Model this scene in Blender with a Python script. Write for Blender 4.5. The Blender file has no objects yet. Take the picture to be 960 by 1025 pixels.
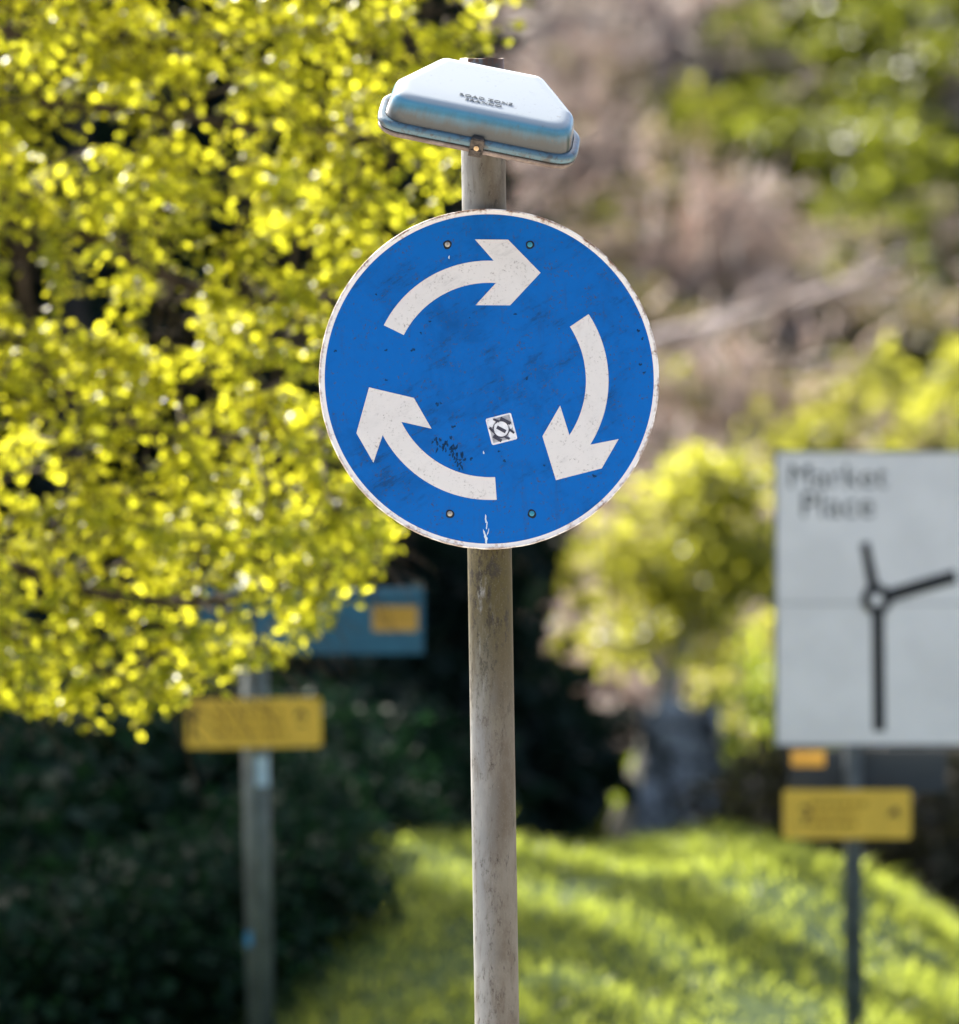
import bpy, bmesh, math, random
import numpy as np
from mathutils import Vector, Matrix, Euler

RNG = np.random.default_rng(7)
random.seed(7)
R = math.radians
S = bpy.context.scene
COL = S.collection

# ------------------------------------------------------------------ camera numbers
CAM_Z = 1.6
TILT = 0.05                 # tangent of the upward tilt
K = 2.541 / 20.0 / 960.0    # metres per photograph pixel per metre of distance
AX = math.atan(TILT)

def P(px, py, D):
    """A point D metres down the road, given where it is seen in the photograph."""
    u = (px - 480.0) * K
    v = (512.5 - py) * K
    c, s = math.cos(AX), math.sin(AX)
    y = c - s * v
    z = s + c * v
    return Vector((u * D / y, D, CAM_Z + z * D / y))

def PX(p):
    """Inverse of P."""
    c, s = math.cos(AX), math.sin(AX)
    dy, dz = p[1], p[2] - CAM_Z
    f = c * dy + s * dz
    return 480 + p[0] / f / K, 512.5 - (-s * dy + c * dz) / f / K

# ------------------------------------------------------------------ materials
def new_mat(name):
    m = bpy.data.materials.new(name)
    m.use_nodes = True
    nt = m.node_tree
    nt.nodes.clear()
    out = nt.nodes.new('ShaderNodeOutputMaterial')
    return m, nt, out

class NB:
    """little node builder"""
    def __init__(s, nt):
        s.nt = nt
    def n(s, t, **kw):
        nd = s.nt.nodes.new(t)
        for k, v in kw.items():
            setattr(nd, k, v)
        return nd
    def link(s, a, b):
        s.nt.links.new(a, b)
    def coord(s, kind='Object'):
        return s.n('ShaderNodeTexCoord').outputs[kind]
    def mapping(s, vec, scale=(1, 1, 1), loc=(0, 0, 0), rot=(0, 0, 0)):
        m = s.n('ShaderNodeMapping')
        m.inputs['Scale'].default_value = scale
        m.inputs['Location'].default_value = loc
        m.inputs['Rotation'].default_value = rot
        s.link(vec, m.inputs['Vector'])
        return m.outputs[0]
    def noise(s, vec, scale, detail=4, rough=0.55, dist=0.0):
        m = s.n('ShaderNodeTexNoise')
        m.inputs['Scale'].default_value = scale
        m.inputs['Detail'].default_value = detail
        m.inputs['Roughness'].default_value = rough
        m.inputs['Distortion'].default_value = dist
        s.link(vec, m.inputs['Vector'])
        return m.outputs['Fac']
    def ramp(s, fac, stops):
        r = s.n('ShaderNodeValToRGB')
        e = r.color_ramp.elements
        while len(e) < len(stops):
            e.new(0.5)
        for i, (p, c) in enumerate(stops):
            e[i].position = p
            e[i].color = c if len(c) == 4 else (*c, 1)
        s.link(fac, r.inputs[0])
        return r.outputs[0]
    def step(s, fac, a, b):
        m = s.n('ShaderNodeMapRange')
        m.inputs['From Min'].default_value = a
        m.inputs['From Max'].default_value = b
        m.interpolation_type = 'SMOOTHSTEP'
        s.link(fac, m.inputs['Value'])
        return m.outputs[0]
    def math(s, op, a, b=None):
        m = s.n('ShaderNodeMath', operation=op)
        for i, v in enumerate((a, b)):
            if v is None:
                continue
            if isinstance(v, (int, float)):
                m.inputs[i].default_value = v
            else:
                s.link(v, m.inputs[i])
        return m.outputs[0]
    def mix(s, fac, a, b):
        m = s.n('ShaderNodeMix', data_type='RGBA')
        for sock, v in ((m.inputs[0], fac), (m.inputs[6], a), (m.inputs[7], b)):
            if isinstance(v, (int, float)):
                sock.default_value = v
            elif isinstance(v, tuple):
                sock.default_value = v if len(v) == 4 else (*v, 1)
            else:
                s.link(v, sock)
        return m.outputs[2]
    def sep(s, vec):
        m = s.n('ShaderNodeSeparateXYZ')
        s.link(vec, m.inputs[0])
        return m.outputs
    def principled(s, out, color, rough=0.5, spec=0.5, metal=0.0, bump=None, bump_s=0.2, bump_d=0.001):
        b = s.n('ShaderNodeBsdfPrincipled')
        if isinstance(color, tuple):
            b.inputs['Base Color'].default_value = (*color[:3], 1)
        else:
            s.link(color, b.inputs['Base Color'])
        if isinstance(rough, (int, float)):
            b.inputs['Roughness'].default_value = rough
        else:
            s.link(rough, b.inputs['Roughness'])
        b.inputs['Specular IOR Level'].default_value = spec
        b.inputs['Metallic'].default_value = metal
        if bump is not None:
            bp = s.n('ShaderNodeBump')
            bp.inputs['Strength'].default_value = bump_s
            bp.inputs['Distance'].default_value = bump_d
            s.link(bump, bp.inputs['Height'])
            s.link(bp.outputs[0], b.inputs['Normal'])
        s.link(b.outputs[0], out.inputs[0])
        return b

def plain(name, color, rough=0.5, spec=0.5, metal=0.0, var=0.25, scale=30.0):
    """painted/metal surface with mild blotchy wear"""
    m, nt, out = new_mat(name)
    b = NB(nt)
    n = b.noise(b.coord(), scale, 6, 0.6)
    dark = tuple(c * (1 - var) for c in color)
    col = b.mix(b.step(n, 0.35, 0.65), dark, color)
    b.principled(out, col, rough, spec, metal)
    return m

def leaf_mat(name, refl, trans, tfac=0.5, rough=0.4, spec=0.4, var=0.35, hue=None):
    m, nt, out = new_mat(name)
    b = NB(nt)
    g = b.n('ShaderNodeNewGeometry')
    rnd = g.outputs['Random Per Island']
    def ramp_of(c):
        lo = tuple(x * (1 - var) for x in c)
        hi = tuple(min(1, x * (1 + var)) for x in c)
        if hue:
            hi = tuple(min(1, h * x) for h, x in zip(hue, hi))
        return b.ramp(rnd, [(0, lo), (1, hi)])
    pb = b.n('ShaderNodeBsdfPrincipled')
    b.link(ramp_of(refl), pb.inputs['Base Color'])
    pb.inputs['Roughness'].default_value = rough
    pb.inputs['Specular IOR Level'].default_value = spec
    if tfac <= 0:
        b.link(pb.outputs[0], out.inputs[0])
        return m
    tr = b.n('ShaderNodeBsdfTranslucent')
    b.link(ramp_of(trans), tr.inputs['Color'])
    mx = b.n('ShaderNodeMixShader')
    mx.inputs[0].default_value = tfac
    b.link(pb.outputs[0], mx.inputs[1])
    b.link(tr.outputs[0], mx.inputs[2])
    b.link(mx.outputs[0], out.inputs[0])
    return m

# ---- sign face: weathered blue and white reflective sheeting
def sheeting(name, color, rough, grime, seed, speck=0.5):
    m, nt, out = new_mat(name)
    b = NB(nt)
    co = b.mapping(b.coord(), loc=(seed, seed * 0.7, 0))
    big = b.noise(co, 5.0, 6, 0.65, 0.4)
    streak = b.noise(b.mapping(co, scale=(26, 26, 3.2)), 1.0, 6, 0.7)
    fine = b.noise(co, 130.0, 3, 0.7)
    blot = b.noise(co, 22.0, 6, 0.75)
    col = b.mix(b.math('MULTIPLY', b.step(big, 0.45, 0.75), 0.45 * grime), color, tuple(c * 0.5 for c in color))
    col = b.mix(b.math('MULTIPLY', b.step(streak, 0.57, 0.78), 0.2 * grime), col, (0.03, 0.035, 0.035))
    scr = b.noise(b.mapping(b.mapping(co, rot=(0, R(-58), 0)), scale=(48, 48, 12)), 1.0, 5, 0.75)
    col = b.mix(b.math('MULTIPLY', b.math('MULTIPLY', b.step(scr, 0.52, 0.66), b.step(big, 0.42, 0.62)), 0.32 * grime), col, (0.008, 0.028, 0.06))
    spk = b.math('MULTIPLY', b.step(fine, 0.53, 0.68), b.step(blot, 0.44, 0.60))
    col = b.mix(b.math('MULTIPLY', spk, speck), col, (0.055, 0.05, 0.042))
    rg = b.math('ADD', rough, b.math('MULTIPLY', blot, 0.25))
    b.principled(out, col, rg, 0.14, bump=blot, bump_s=0.15, bump_d=0.0006)
    return m

M = {}
M['blue'] = sheeting('blue_sheeting', (0.0, 0.108, 0.405), 0.42, 1.5, 1.3, 0.75)
M['white_sheet'] = sheeting('white_sheeting', (0.625, 0.61, 0.59), 0.36, 0.45, 4.1, 0.55)
M['rivet_halo'] = plain('rivet_grime', (0.012, 0.02, 0.03), 0.7, 0.2)
M['rivet'] = plain('rivet_metal', (0.45, 0.42, 0.36), 0.45, 0.5, 0.4, 0.4, 300)
M['rivet_blue'] = plain('rivet_teal', (0.02, 0.25, 0.36), 0.4, 0.5, 0.0, 0.3, 300)
M['sticker_white'] = plain('sticker_paper', (0.72, 0.74, 0.78), 0.5, 0.4, 0, 0.15, 60)
M['sticker_grey'] = plain('sticker_grey', (0.36, 0.37, 0.40), 0.5, 0.4, 0, 0.3, 90)
M['sticker_dark'] = plain('sticker_ink', (0.05, 0.05, 0.075), 0.5, 0.4, 0, 0.3, 90)
M['mossy_dirt'] = plain('dark_mossy_dirt', (0.003, 0.05, 0.15), 0.8, 0.2, 0, 0.5, 120)
M['bird_lime'] = plain('pale_drip', (0.62, 0.72, 0.78), 0.6, 0.3, 0, 0.3, 90)

# rim: white enamel, chipped and rusty towards the outer edge
m, nt, out = new_mat('chipped_white_rim'); b = NB(nt)
co = b.coord(); x, y, z = b.sep(co)
rad = b.math('SQRT', b.math('ADD', b.math('MULTIPLY', x, x), b.math('MULTIPLY', z, z)))
n1 = b.noise(co, 16, 6, 0.7); n2 = b.noise(co, 95, 4, 0.7)
edge = b.step(b.math('ADD', rad, b.math('MULTIPLY', n2, 0.010)), 0.4500, 0.4560)
col = b.mix(b.math('MULTIPLY', b.step(n1, 0.5, 0.66), b.step(n2, 0.42, 0.6)), (0.72, 0.70, 0.68), (0.30, 0.20, 0.13))
col = b.mix(b.math('MULTIPLY', b.math('MULTIPLY', edge, b.step(n1, 0.42, 0.56)), b.math('ADD', 0.6, b.math('MULTIPLY', b.step(z, 0.1, 0.36), 0.4))), col, (0.16, 0.075, 0.035))
b.principled(out, col, 0.5, 0.4, bump=n2, bump_s=0.3)
M['rim'] = m

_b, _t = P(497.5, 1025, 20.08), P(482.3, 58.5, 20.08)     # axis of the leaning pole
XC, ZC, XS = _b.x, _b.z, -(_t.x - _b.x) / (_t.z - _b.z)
# steel pole: dull grey, lichen and brown runs
m, nt, out = new_mat('weathered_pole'); b = NB(nt)
co = b.coord(); x, y, z = b.sep(co)
st = b.noise(b.mapping(co, scale=(26, 26, 5.5)), 1.0, 7, 0.72, 0.3)
bl = b.noise(b.mapping(co, scale=(9, 9, 5)), 1.0, 6, 0.65)
fi = b.noise(b.mapping(co, scale=(60, 60, 26)), 1.0, 6, 0.8)
vfi = b.noise(co, 190, 3, 0.75)
side = b.step(b.math('ADD', b.math('ADD', b.math('SUBTRACT', x, XC), b.math('MULTIPLY', b.math('SUBTRACT', z, ZC), XS)), b.math('MULTIPLY', bl, 0.06)), -0.03, 0.055)  # left flank's colour lightened as a sun rim, right flank dirtier
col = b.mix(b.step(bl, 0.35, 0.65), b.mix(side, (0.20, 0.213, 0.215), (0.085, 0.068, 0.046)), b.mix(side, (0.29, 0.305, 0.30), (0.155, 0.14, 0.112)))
col = b.mix(b.math('MULTIPLY', b.step(st, 0.46, 0.70), 0.65), col, (0.085, 0.064, 0.042))
# lichen below the sign plate (a damp zone that fades out further down)
damp = b.step(b.math('ADD', z, b.math('MULTIPLY', bl, 0.45)), 2.15, 2.60)
damp = b.math('MULTIPLY', damp, b.math('SUBTRACT', 1.0, b.step(z, 2.52, 2.62)))
col = b.mix(b.math('MULTIPLY', b.math('MULTIPLY', damp, b.step(st, 0.28, 0.44)), 0.9), col, (0.055, 0.042, 0.005))
blk = b.math('MULTIPLY', damp, b.math('MULTIPLY', b.step(fi, 0.47, 0.58), b.step(bl, 0.38, 0.52)))
col = b.mix(b.math('MULTIPLY', blk, 0.9), col, (0.018, 0.014, 0.009))
col = b.mix(b.math('MULTIPLY', b.math('MULTIPLY', b.step(fi, 0.52, 0.66), b.step(st, 0.40, 0.56)), 0.85), col, (0.032, 0.025, 0.018))
col = b.mix(b.math('MULTIPLY', b.step(vfi, 0.56, 0.72), 0.2), col, (0.27, 0.26, 0.235))
rust = b.math('MULTIPLY', b.step(z, 3.765, 3.80), b.step(fi, 0.42, 0.52))
col = b.mix(rust, col, (0.13, 0.06, 0.03))
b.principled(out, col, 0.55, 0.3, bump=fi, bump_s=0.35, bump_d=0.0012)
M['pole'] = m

# lamp housing
HZ_ = .085
m, nt, out = new_mat('lamp_enamel'); b = NB(nt)
co = b.coord(); x, y, z = b.sep(co)
n1 = b.noise(b.mapping(co, scale=(14, 14, 5)), 1, 6, 0.7); n2 = b.noise(co, 75, 5, 0.75)
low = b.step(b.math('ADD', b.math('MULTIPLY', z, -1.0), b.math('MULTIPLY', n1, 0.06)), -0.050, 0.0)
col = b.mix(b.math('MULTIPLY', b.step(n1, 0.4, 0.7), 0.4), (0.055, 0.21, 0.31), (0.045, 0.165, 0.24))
col = b.mix(b.step(z, HZ_ - .012, HZ_ - .002), col, (0.29, 0.335, 0.35))  # top coloured paler than the sides, standing in for sunlight on it
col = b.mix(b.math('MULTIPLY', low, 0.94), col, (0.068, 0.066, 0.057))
col = b.mix(b.math('MULTIPLY', b.math('MULTIPLY', b.step(n2, 0.58, 0.7), b.step(n1, 0.45, 0.6)), 0.55), col, (0.12, 0.10, 0.08))
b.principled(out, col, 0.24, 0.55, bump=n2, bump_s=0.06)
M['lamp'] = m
m, nt, out = new_mat('lamp_rim_enamel'); b = NB(nt)
n1 = b.noise(b.mapping(b.coord(), scale=(20, 20, 20)), 1, 6, 0.7); n2 = b.noise(b.coord(), 85, 5, 0.75)
col = b.mix(b.step(n1, 0.50, 0.66), (0.075, 0.15, 0.19), (0.06, 0.066, 0.066))
col = b.mix(b.math('MULTIPLY', b.step(n2, 0.52, 0.66), 0.8), col, (0.06, 0.045, 0.035))
b.principled(out, col, 0.3, 0.55)
M['lamp_rim'] = m
m, nt, out = new_mat('lamp_tray_plastic'); b = NB(nt)
n1 = b.noise(b.mapping(b.coord(), scale=(18, 18, 18)), 1, 6, 0.7); n2 = b.noise(b.coord(), 110, 5, 0.75)
col = b.mix(b.step(n1, 0.38, 0.62), (0.26, 0.21, 0.18), (0.14, 0.105, 0.085))
col = b.mix(b.math('MULTIPLY', b.step(n2, 0.55, 0.66), 0.6), col, (0.09, 0.05, 0.035))
b.principled(out, col, 0.55, 0.35)
M['tray'] = m
M['gasket'] = plain('black_gasket', (0.018, 0.014, 0.012), 0.7, 0.3, 0, 0.4, 80)
M['clip'] = plain('rusty_clip', (0.085, 0.07, 0.06), 0.5, 0.4, 0.3, 0.7, 90)
M['brass'] = plain('brass_screw', (0.55, 0.40, 0.24), 0.35, 0.5, 0.8, 0.3, 200)
M['ink'] = plain('grey_lettering', (0.10, 0.13, 0.15), 0.5, 0.3, 0, 0.6, 160)

M['map_white'] = plain('map_panel_white', (0.78, 0.75, 0.74), 0.42, 0.4, 0, 0.10, 3)
M['map_black'] = plain('map_black', (0.012, 0.014, 0.016), 0.5, 0.3, 0, 0.1)
M['map_frame'] = plain('map_frame_grey', (0.12, 0.14, 0.15), 0.5, 0.4, 0.2, 0.3)
M['post_dark'] = plain('dark_grey_post', (0.085, 0.10, 0.115), 0.5, 0.4, 0, 0.35, 9)
M['post_grey'] = plain('greenish_grey_post', (0.095, 0.118, 0.10), 0.5, 0.4, 0, 0.35, 9)
M['navy'] = plain('navy_panel', (0.012, 0.021, 0.032), 0.5, 0.35, 0, 0.2, 5)
M['teal'] = plain('teal_panel', (0.018, 0.115, 0.19), 0.5, 0.35, 0, 0.18, 5)
M['teal_dark'] = plain('teal_band', (0.013, 0.070, 0.11), 0.5, 0.35, 0, 0.18, 5)
M['yellow'] = plain('yellow_sheeting', (0.76, 0.48, 0.05), 0.45, 0.35, 0, 0.14, 7)
M['orange'] = plain('orange_sheeting', (0.55, 0.31, 0.045), 0.45, 0.35, 0, 0.14, 7)
M['yink'] = plain('brown_black_print', (0.03, 0.022, 0.015), 0.6, 0.3, 0, 0.2)
M['ytext'] = plain('faded_print', (0.42, 0.25, 0.02), 0.6, 0.3, 0, 0.2)
M['tape'] = plain('pale_blue_sticker', (0.40, 0.55, 0.62), 0.4, 0.4, 0, 0.2)
M['tape_blue'] = plain('blue_sticker', (0.03, 0.20, 0.34), 0.4, 0.4, 0, 0.2)
M['strap'] = plain('steel_strap', (0.35, 0.36, 0.36), 0.4, 0.5, 0.8, 0.3)

def bark(name, a, c, scale=8):
    m, nt, out = new_mat(name); b = NB(nt)
    n = b.noise(b.mapping(b.coord(), scale=(scale, scale, scale * 0.3)), 1, 7, 0.7)
    b.principled(out, b.mix(b.step(n, 0.35, 0.65), a, c), 0.85, 0.2, bump=n, bump_s=0.6, bump_d=0.02)
    return m
M['bark'] = bark('brown_bark', (0.035, 0.025, 0.018), (0.10, 0.075, 0.055))
M['bark_dark'] = bark('dark_bark', (0.018, 0.015, 0.013), (0.05, 0.042, 0.035))
M['bark_grey'] = bark('grey_bark', (0.24, 0.23, 0.21), (0.42, 0.40, 0.37))
M['bark_pale'] = bark('pale_dead_wood', (0.34, 0.28, 0.25), (0.52, 0.45, 0.41))
M['twig'] = leaf_mat('pinkish_bare_twigs', (0.52, 0.44, 0.39), (0.56, 0.46, 0.40), 0.4, 0.5, 0.4, 0.5)
M['leaf_lime'] = leaf_mat('young_lime_leaves', (0.12, 0.145, 0.008), (0.68, 0.705, 0.032), 0.62, 0.36, 0.5, 0.30, (1.08, 1.0, 1.2))
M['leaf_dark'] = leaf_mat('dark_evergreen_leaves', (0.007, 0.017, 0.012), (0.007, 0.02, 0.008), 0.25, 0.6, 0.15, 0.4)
M['leaf_mid'] = leaf_mat('mid_green_leaves', (0.04, 0.06, 0.010), (0.20, 0.23, 0.018), 0.5, 0.4, 0.4, 0.4)
M['leaf_fresh'] = leaf_mat('fresh_green_leaves', (0.08, 0.12, 0.015), (0.28, 0.36, 0.025), 0.5, 0.45, 0.3, 0.4)
M['leaf_yel'] = leaf_mat('yellow_green_leaves', (0.14, 0.15, 0.025), (0.42, 0.43, 0.05), 0.55, 0.4, 0.4, 0.35)
M['leaf_olive'] = leaf_mat('olive_dry_leaves', (0.16, 0.14, 0.07), (0.30, 0.26, 0.09), 0.45, 0.45, 0.4, 0.35)
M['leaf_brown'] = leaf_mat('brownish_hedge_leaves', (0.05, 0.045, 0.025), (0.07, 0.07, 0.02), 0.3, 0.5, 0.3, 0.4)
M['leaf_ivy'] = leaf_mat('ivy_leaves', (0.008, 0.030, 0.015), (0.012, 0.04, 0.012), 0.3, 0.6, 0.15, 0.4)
M['grass'] = leaf_mat('grass_blades', (0.022, 0.058, 0.020), (0.34, 0.43, 0.06), 0.55, 0.45, 0.3, 0.4, (1.1, 1.0, 1.0))

m, nt, out = new_mat('hill_ground'); b = NB(nt)
co = b.coord(); x, y, z = b.sep(co)
n1 = b.noise(co, 0.35, 8, 0.65); n2 = b.noise(co, 2.2, 8, 0.7)
earth = b.mix(b.step(n2, 0.4, 0.62), (0.20, 0.165, 0.13), (0.36, 0.30, 0.25))
turf = b.mix(b.step(n2, 0.4, 0.62), (0.02, 0.04, 0.010), (0.04, 0.065, 0.016))
col = b.mix(b.step(b.math('ADD', y, b.math('MULTIPLY', n1, 16)), 58, 66), turf, earth)
b.principled(out, col, 0.95, 0.1, bump=n2, bump_s=0.6, bump_d=0.05)
M['ground'] = m
m, nt, out = new_mat('asphalt'); b = NB(nt)
n1 = b.noise(b.coord(), 1.2, 6, 0.6); n2 = b.noise(b.coord(), 160, 3, 0.7)
b.principled(out, b.mix(n1, b.mix(n2, (0.03, 0.03, 0.03), (0.07, 0.07, 0.07)), (0.055, 0.053, 0.05)), 0.85, 0.3, bump=n2, bump_s=0.4)
M['asphalt'] = m
m, nt, out = new_mat('paving'); b = NB(nt)
n1 = b.noise(b.coord(), 1.5, 6, 0.6); n2 = b.noise(b.coord(), 70, 3, 0.7)
b.principled(out, b.mix(n1, b.mix(n2, (0.34, 0.31, 0.26), (0.48, 0.44, 0.37)), (0.42, 0.38, 0.32)), 0.85, 0.3, bump=n2, bump_s=0.3)
M['paving'] = m
M['kerbstone'] = plain('kerb_concrete', (0.36, 0.35, 0.32), 0.85, 0.2, 0, 0.3, 6)
M['line'] = plain('road_paint', (0.72, 0.72, 0.70), 0.7, 0.3, 0, 0.25, 14)
m, nt, out = new_mat('blue_grey_stone'); b = NB(nt)
v = b.n('ShaderNodeTexVoronoi'); v.feature = 'DISTANCE_TO_EDGE'; v.inputs['Scale'].default_value = 3.4
b.link(b.mapping(b.coord(), scale=(1, 1, 1.7)), v.inputs['Vector'])
n1 = b.noise(b.coord(), 5, 7, 0.7)
col = b.mix(b.step(n1, 0.35, 0.65), (0.17, 0.175, 0.165), (0.46, 0.46, 0.43))
col = b.mix(b.step(v.outputs['Distance'], 0.0, 0.06), (0.02, 0.022, 0.02), col)
b.principled(out, col, 0.85, 0.25, bump=v.outputs['Distance'], bump_s=0.7, bump_d=0.05)
M['stone'] = m

# ------------------------------------------------------------------ object helpers
def tag(o, label=None, cat=None, group=None, kind=None):
    if label: o['label'] = label
    if cat: o['category'] = cat
    if group: o['group'] = group
    if kind: o['kind'] = kind
    return o

def empty(name, loc, label, cat, group=None):
    o = bpy.data.objects.new(name, None)
    o.empty_display_size = 0.2
    o.location = loc
    COL.objects.link(o)
    return tag(o, label, cat, group)

def link_mesh(name, me, mat, parent=None, smooth=False):
    o = bpy.data.objects.new(name, me)
    COL.objects.link(o)
    if mat is not None:
        me.materials.append(mat)
    if smooth:
        me.polygons.foreach_set('use_smooth', [True] * len(me.polygons))
    if parent is not None:
        o.parent = parent
        # meshes are written in world coordinates: undo the parent's placement
        o.matrix_parent_inverse = world_of(parent).inverted()
    return o

def world_of(o):
    mtx = Matrix.LocRotScale(o.location, o.rotation_euler, o.scale)
    if o.parent is not None:
        return world_of(o.parent) @ o.matrix_parent_inverse @ mtx
    return mtx

class MB:
    """collects shapes, builds ONE mesh object"""
    def __init__(s):
        s.v = []; s.f = []
    def add(s, verts, faces, mtx=None):
        k = len(s.v)
        s.v += [tuple(mtx @ Vector(p)) if mtx else tuple(p) for p in verts]
        s.f += [tuple(i + k for i in f) for f in faces]
        return s
    def box(s, c, size, mtx=None):
        x, y, z = c; a, b_, h = (q / 2 for q in size)
        v = [(x + i * a, y + j * b_, z + k * h) for k in (-1, 1) for j in (-1, 1) for i in (-1, 1)]
        f = [(0, 2, 3, 1), (4, 5, 7, 6), (0, 1, 5, 4), (2, 6, 7, 3), (0, 4, 6, 2), (1, 3, 7, 5)]
        return s.add(v, f, mtx)
    def plate(s, pts, y0, y1, mtx=None):
        """outline in (x, z), given thickness from y0 (front) to y1"""
        n = len(pts)
        v = [(p[0], y0, p[1]) for p in pts] + [(p[0], y1, p[1]) for p in pts]
        f = [tuple(range(n)), tuple(range(2 * n - 1, n - 1, -1))]
        f += [(i, i + n, (i + 1) % n + n, (i + 1) % n) for i in range(n)]
        return s.add(v, f, mtx)
    def tube(s, pts, radii, n=10, cap=True):
        pts = [Vector(p) for p in pts]
        if isinstance(radii, (int, float)):
            radii = [radii] * len(pts)
        k = len(s.v)
        ref = Vector((0.31, 0.77, 0.11))
        for i, p in enumerate(pts):
            t = (pts[min(i + 1, len(pts) - 1)] - pts[max(i - 1, 0)]).normalized()
            a = t.cross(ref).normalized(); c = t.cross(a)
            for j in range(n):
                th = 2 * math.pi * j / n
                s.v.append(tuple(p + (a * math.cos(th) + c * math.sin(th)) * radii[i]))
        for i in range(len(pts) - 1):
            for j in range(n):
                s.f.append((k + i * n + j, k + i * n + (j + 1) % n, k + (i + 1) * n + (j + 1) % n, k + (i + 1) * n + j))
        if cap:
            s.f.append(tuple(k + j for j in reversed(range(n))))
            s.f.append(tuple(k + (len(pts) - 1) * n + j for j in range(n)))
        return s
    def build(s, name, mat, parent=None, smooth=False, bevel=0.0, fix=True):
        me = bpy.data.meshes.new(name)
        me.from_pydata(s.v, [], s.f)
        if fix:
            bm = bmesh.new(); bm.from_mesh(me)
            bmesh.ops.recalc_face_normals(bm, faces=bm.faces)
            bm.to_mesh(me); bm.free()
        me.update()
        o = link_mesh(name, me, mat, parent, smooth)
        if bevel:
            md = o.modifiers.new('bevel', 'BEVEL'); md.width = bevel; md.segments = 2; md.limit_method = 'ANGLE'
        return o

def unit(a):
    return a / np.maximum(np.linalg.norm(a, axis=-1, keepdims=True), 1e-9)

def leaf_mesh(name, pos, axis, nrm, length, width, fold=0.25):
    """many leaves (two folded quads each) as one mesh"""
    n = len(pos)
    axis = unit(axis)
    side = unit(np.cross(axis, nrm))
    up = np.cross(side, axis)
    L = length[:, None]; W = width[:, None]
    mid = fold * W
    v = np.empty((n, 6, 3))
    v[:, 0] = pos
    v[:, 1] = pos + axis * L * 0.38 - side * W * 0.5 + up * mid
    v[:, 2] = pos + axis * L * 0.74 - side * W * 0.36 + up * mid * 0.7
    v[:, 3] = pos + axis * L
    v[:, 4] = pos + axis * L * 0.74 + side * W * 0.36 + up * mid * 0.7
    v[:, 5] = pos + axis * L * 0.38 + side * W * 0.5 + up * mid
    f = np.array([[0, 1, 2, 3], [0, 3, 4, 5]])
    faces = (f[None] + (np.arange(n) * 6)[:, None, None]).reshape(-1)
    return raw_mesh(name, v.reshape(-1, 3), faces, 4)

def raw_mesh(name, v, loops, k):
    me = bpy.data.meshes.new(name)
    nf = len(loops) // k
    me.vertices.add(len(v)); me.vertices.foreach_set('co', np.asarray(v, dtype=np.float32).ravel())
    me.loops.add(len(loops)); me.loops.foreach_set('vertex_index', np.asarray(loops, dtype=np.int32))
    me.polygons.add(nf)
    me.polygons.foreach_set('loop_start', np.arange(0, nf * k, k, dtype=np.int32))
    me.update(calc_edges=True)
    me.validate()
    return me

def rand_dirs(n, rng=RNG):
    return unit(rng.normal(size=(n, 3)))

def clump_leaves(centers, radii, per, leaf, rng, squash=0.75, droop=0.3):
    """leaves spread through clumps; returns arrays for leaf_mesh"""
    c = np.repeat(np.asarray(centers, float), per, axis=0)
    r = np.repeat(np.asarray(radii, float), per)[:, None]
    d = rand_dirs(len(c), rng)
    rr = rng.random((len(c), 1)) ** 0.45
    off = d * rr * r
    off[:, 2] *= squash
    pos = c + off
    axis = d * 0.6 + rand_dirs(len(c), rng) * 0.8
    axis[:, 2] -= droop
    nrm = rand_dirs(len(c), rng) * 0.8
    nrm[:, 2] += 0.7
    ln = leaf * rng.uniform(0.6, 1.35, len(c))
    return pos, axis, nrm, ln, ln * rng.uniform(0.5, 0.8, len(c))

def copy_thing(root, loc, rz=0.0, sc=1.0, label=None, group=None):
    r = root.copy(); COL.objects.link(r)
    r.location = loc; r.rotation_euler = (0, 0, rz); r.scale = (sc, sc, sc)
    if label: r['label'] = label
    if group: r['group'] = group
    for ch in list(root.children):
        c = ch.copy(); COL.objects.link(c); c.parent = r
    return r

# ------------------------------------------------------------------ terrain
def sm(a, b_, t):
    t = np.clip((t - a) / (b_ - a), 0, 1)
    return t * t * (3 - 2 * t)

def ground_z(x, y):
    x = np.asarray(x, float); y = np.asarray(y, float)
    crest = 1.78 - 0.75 * sm(1.25, 3.2, x) - 0.15 * sm(-0.2, -1.6, x)
    z = 0.75 * sm(24.3, 30.5, y) + (crest - 0.75) * sm(31.0, 36.6, y)
    z = z - 0.42 * sm(-.2, -2.4, x) * sm(28, 33, y) * (1 - .6 * sm(36, 41, y))
    z = z - 0.35 * sm(40, 48, y)
    z = z + 24.5 * sm(54, 128, y) * 1.05
    z = z + 0.05 * np.sin(x * 1.7 + 0.6 * y) * sm(29, 33, y) + 0.04 * np.sin(2.9 * x - 1.3 * y) * sm(29, 33, y)
    return z

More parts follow.
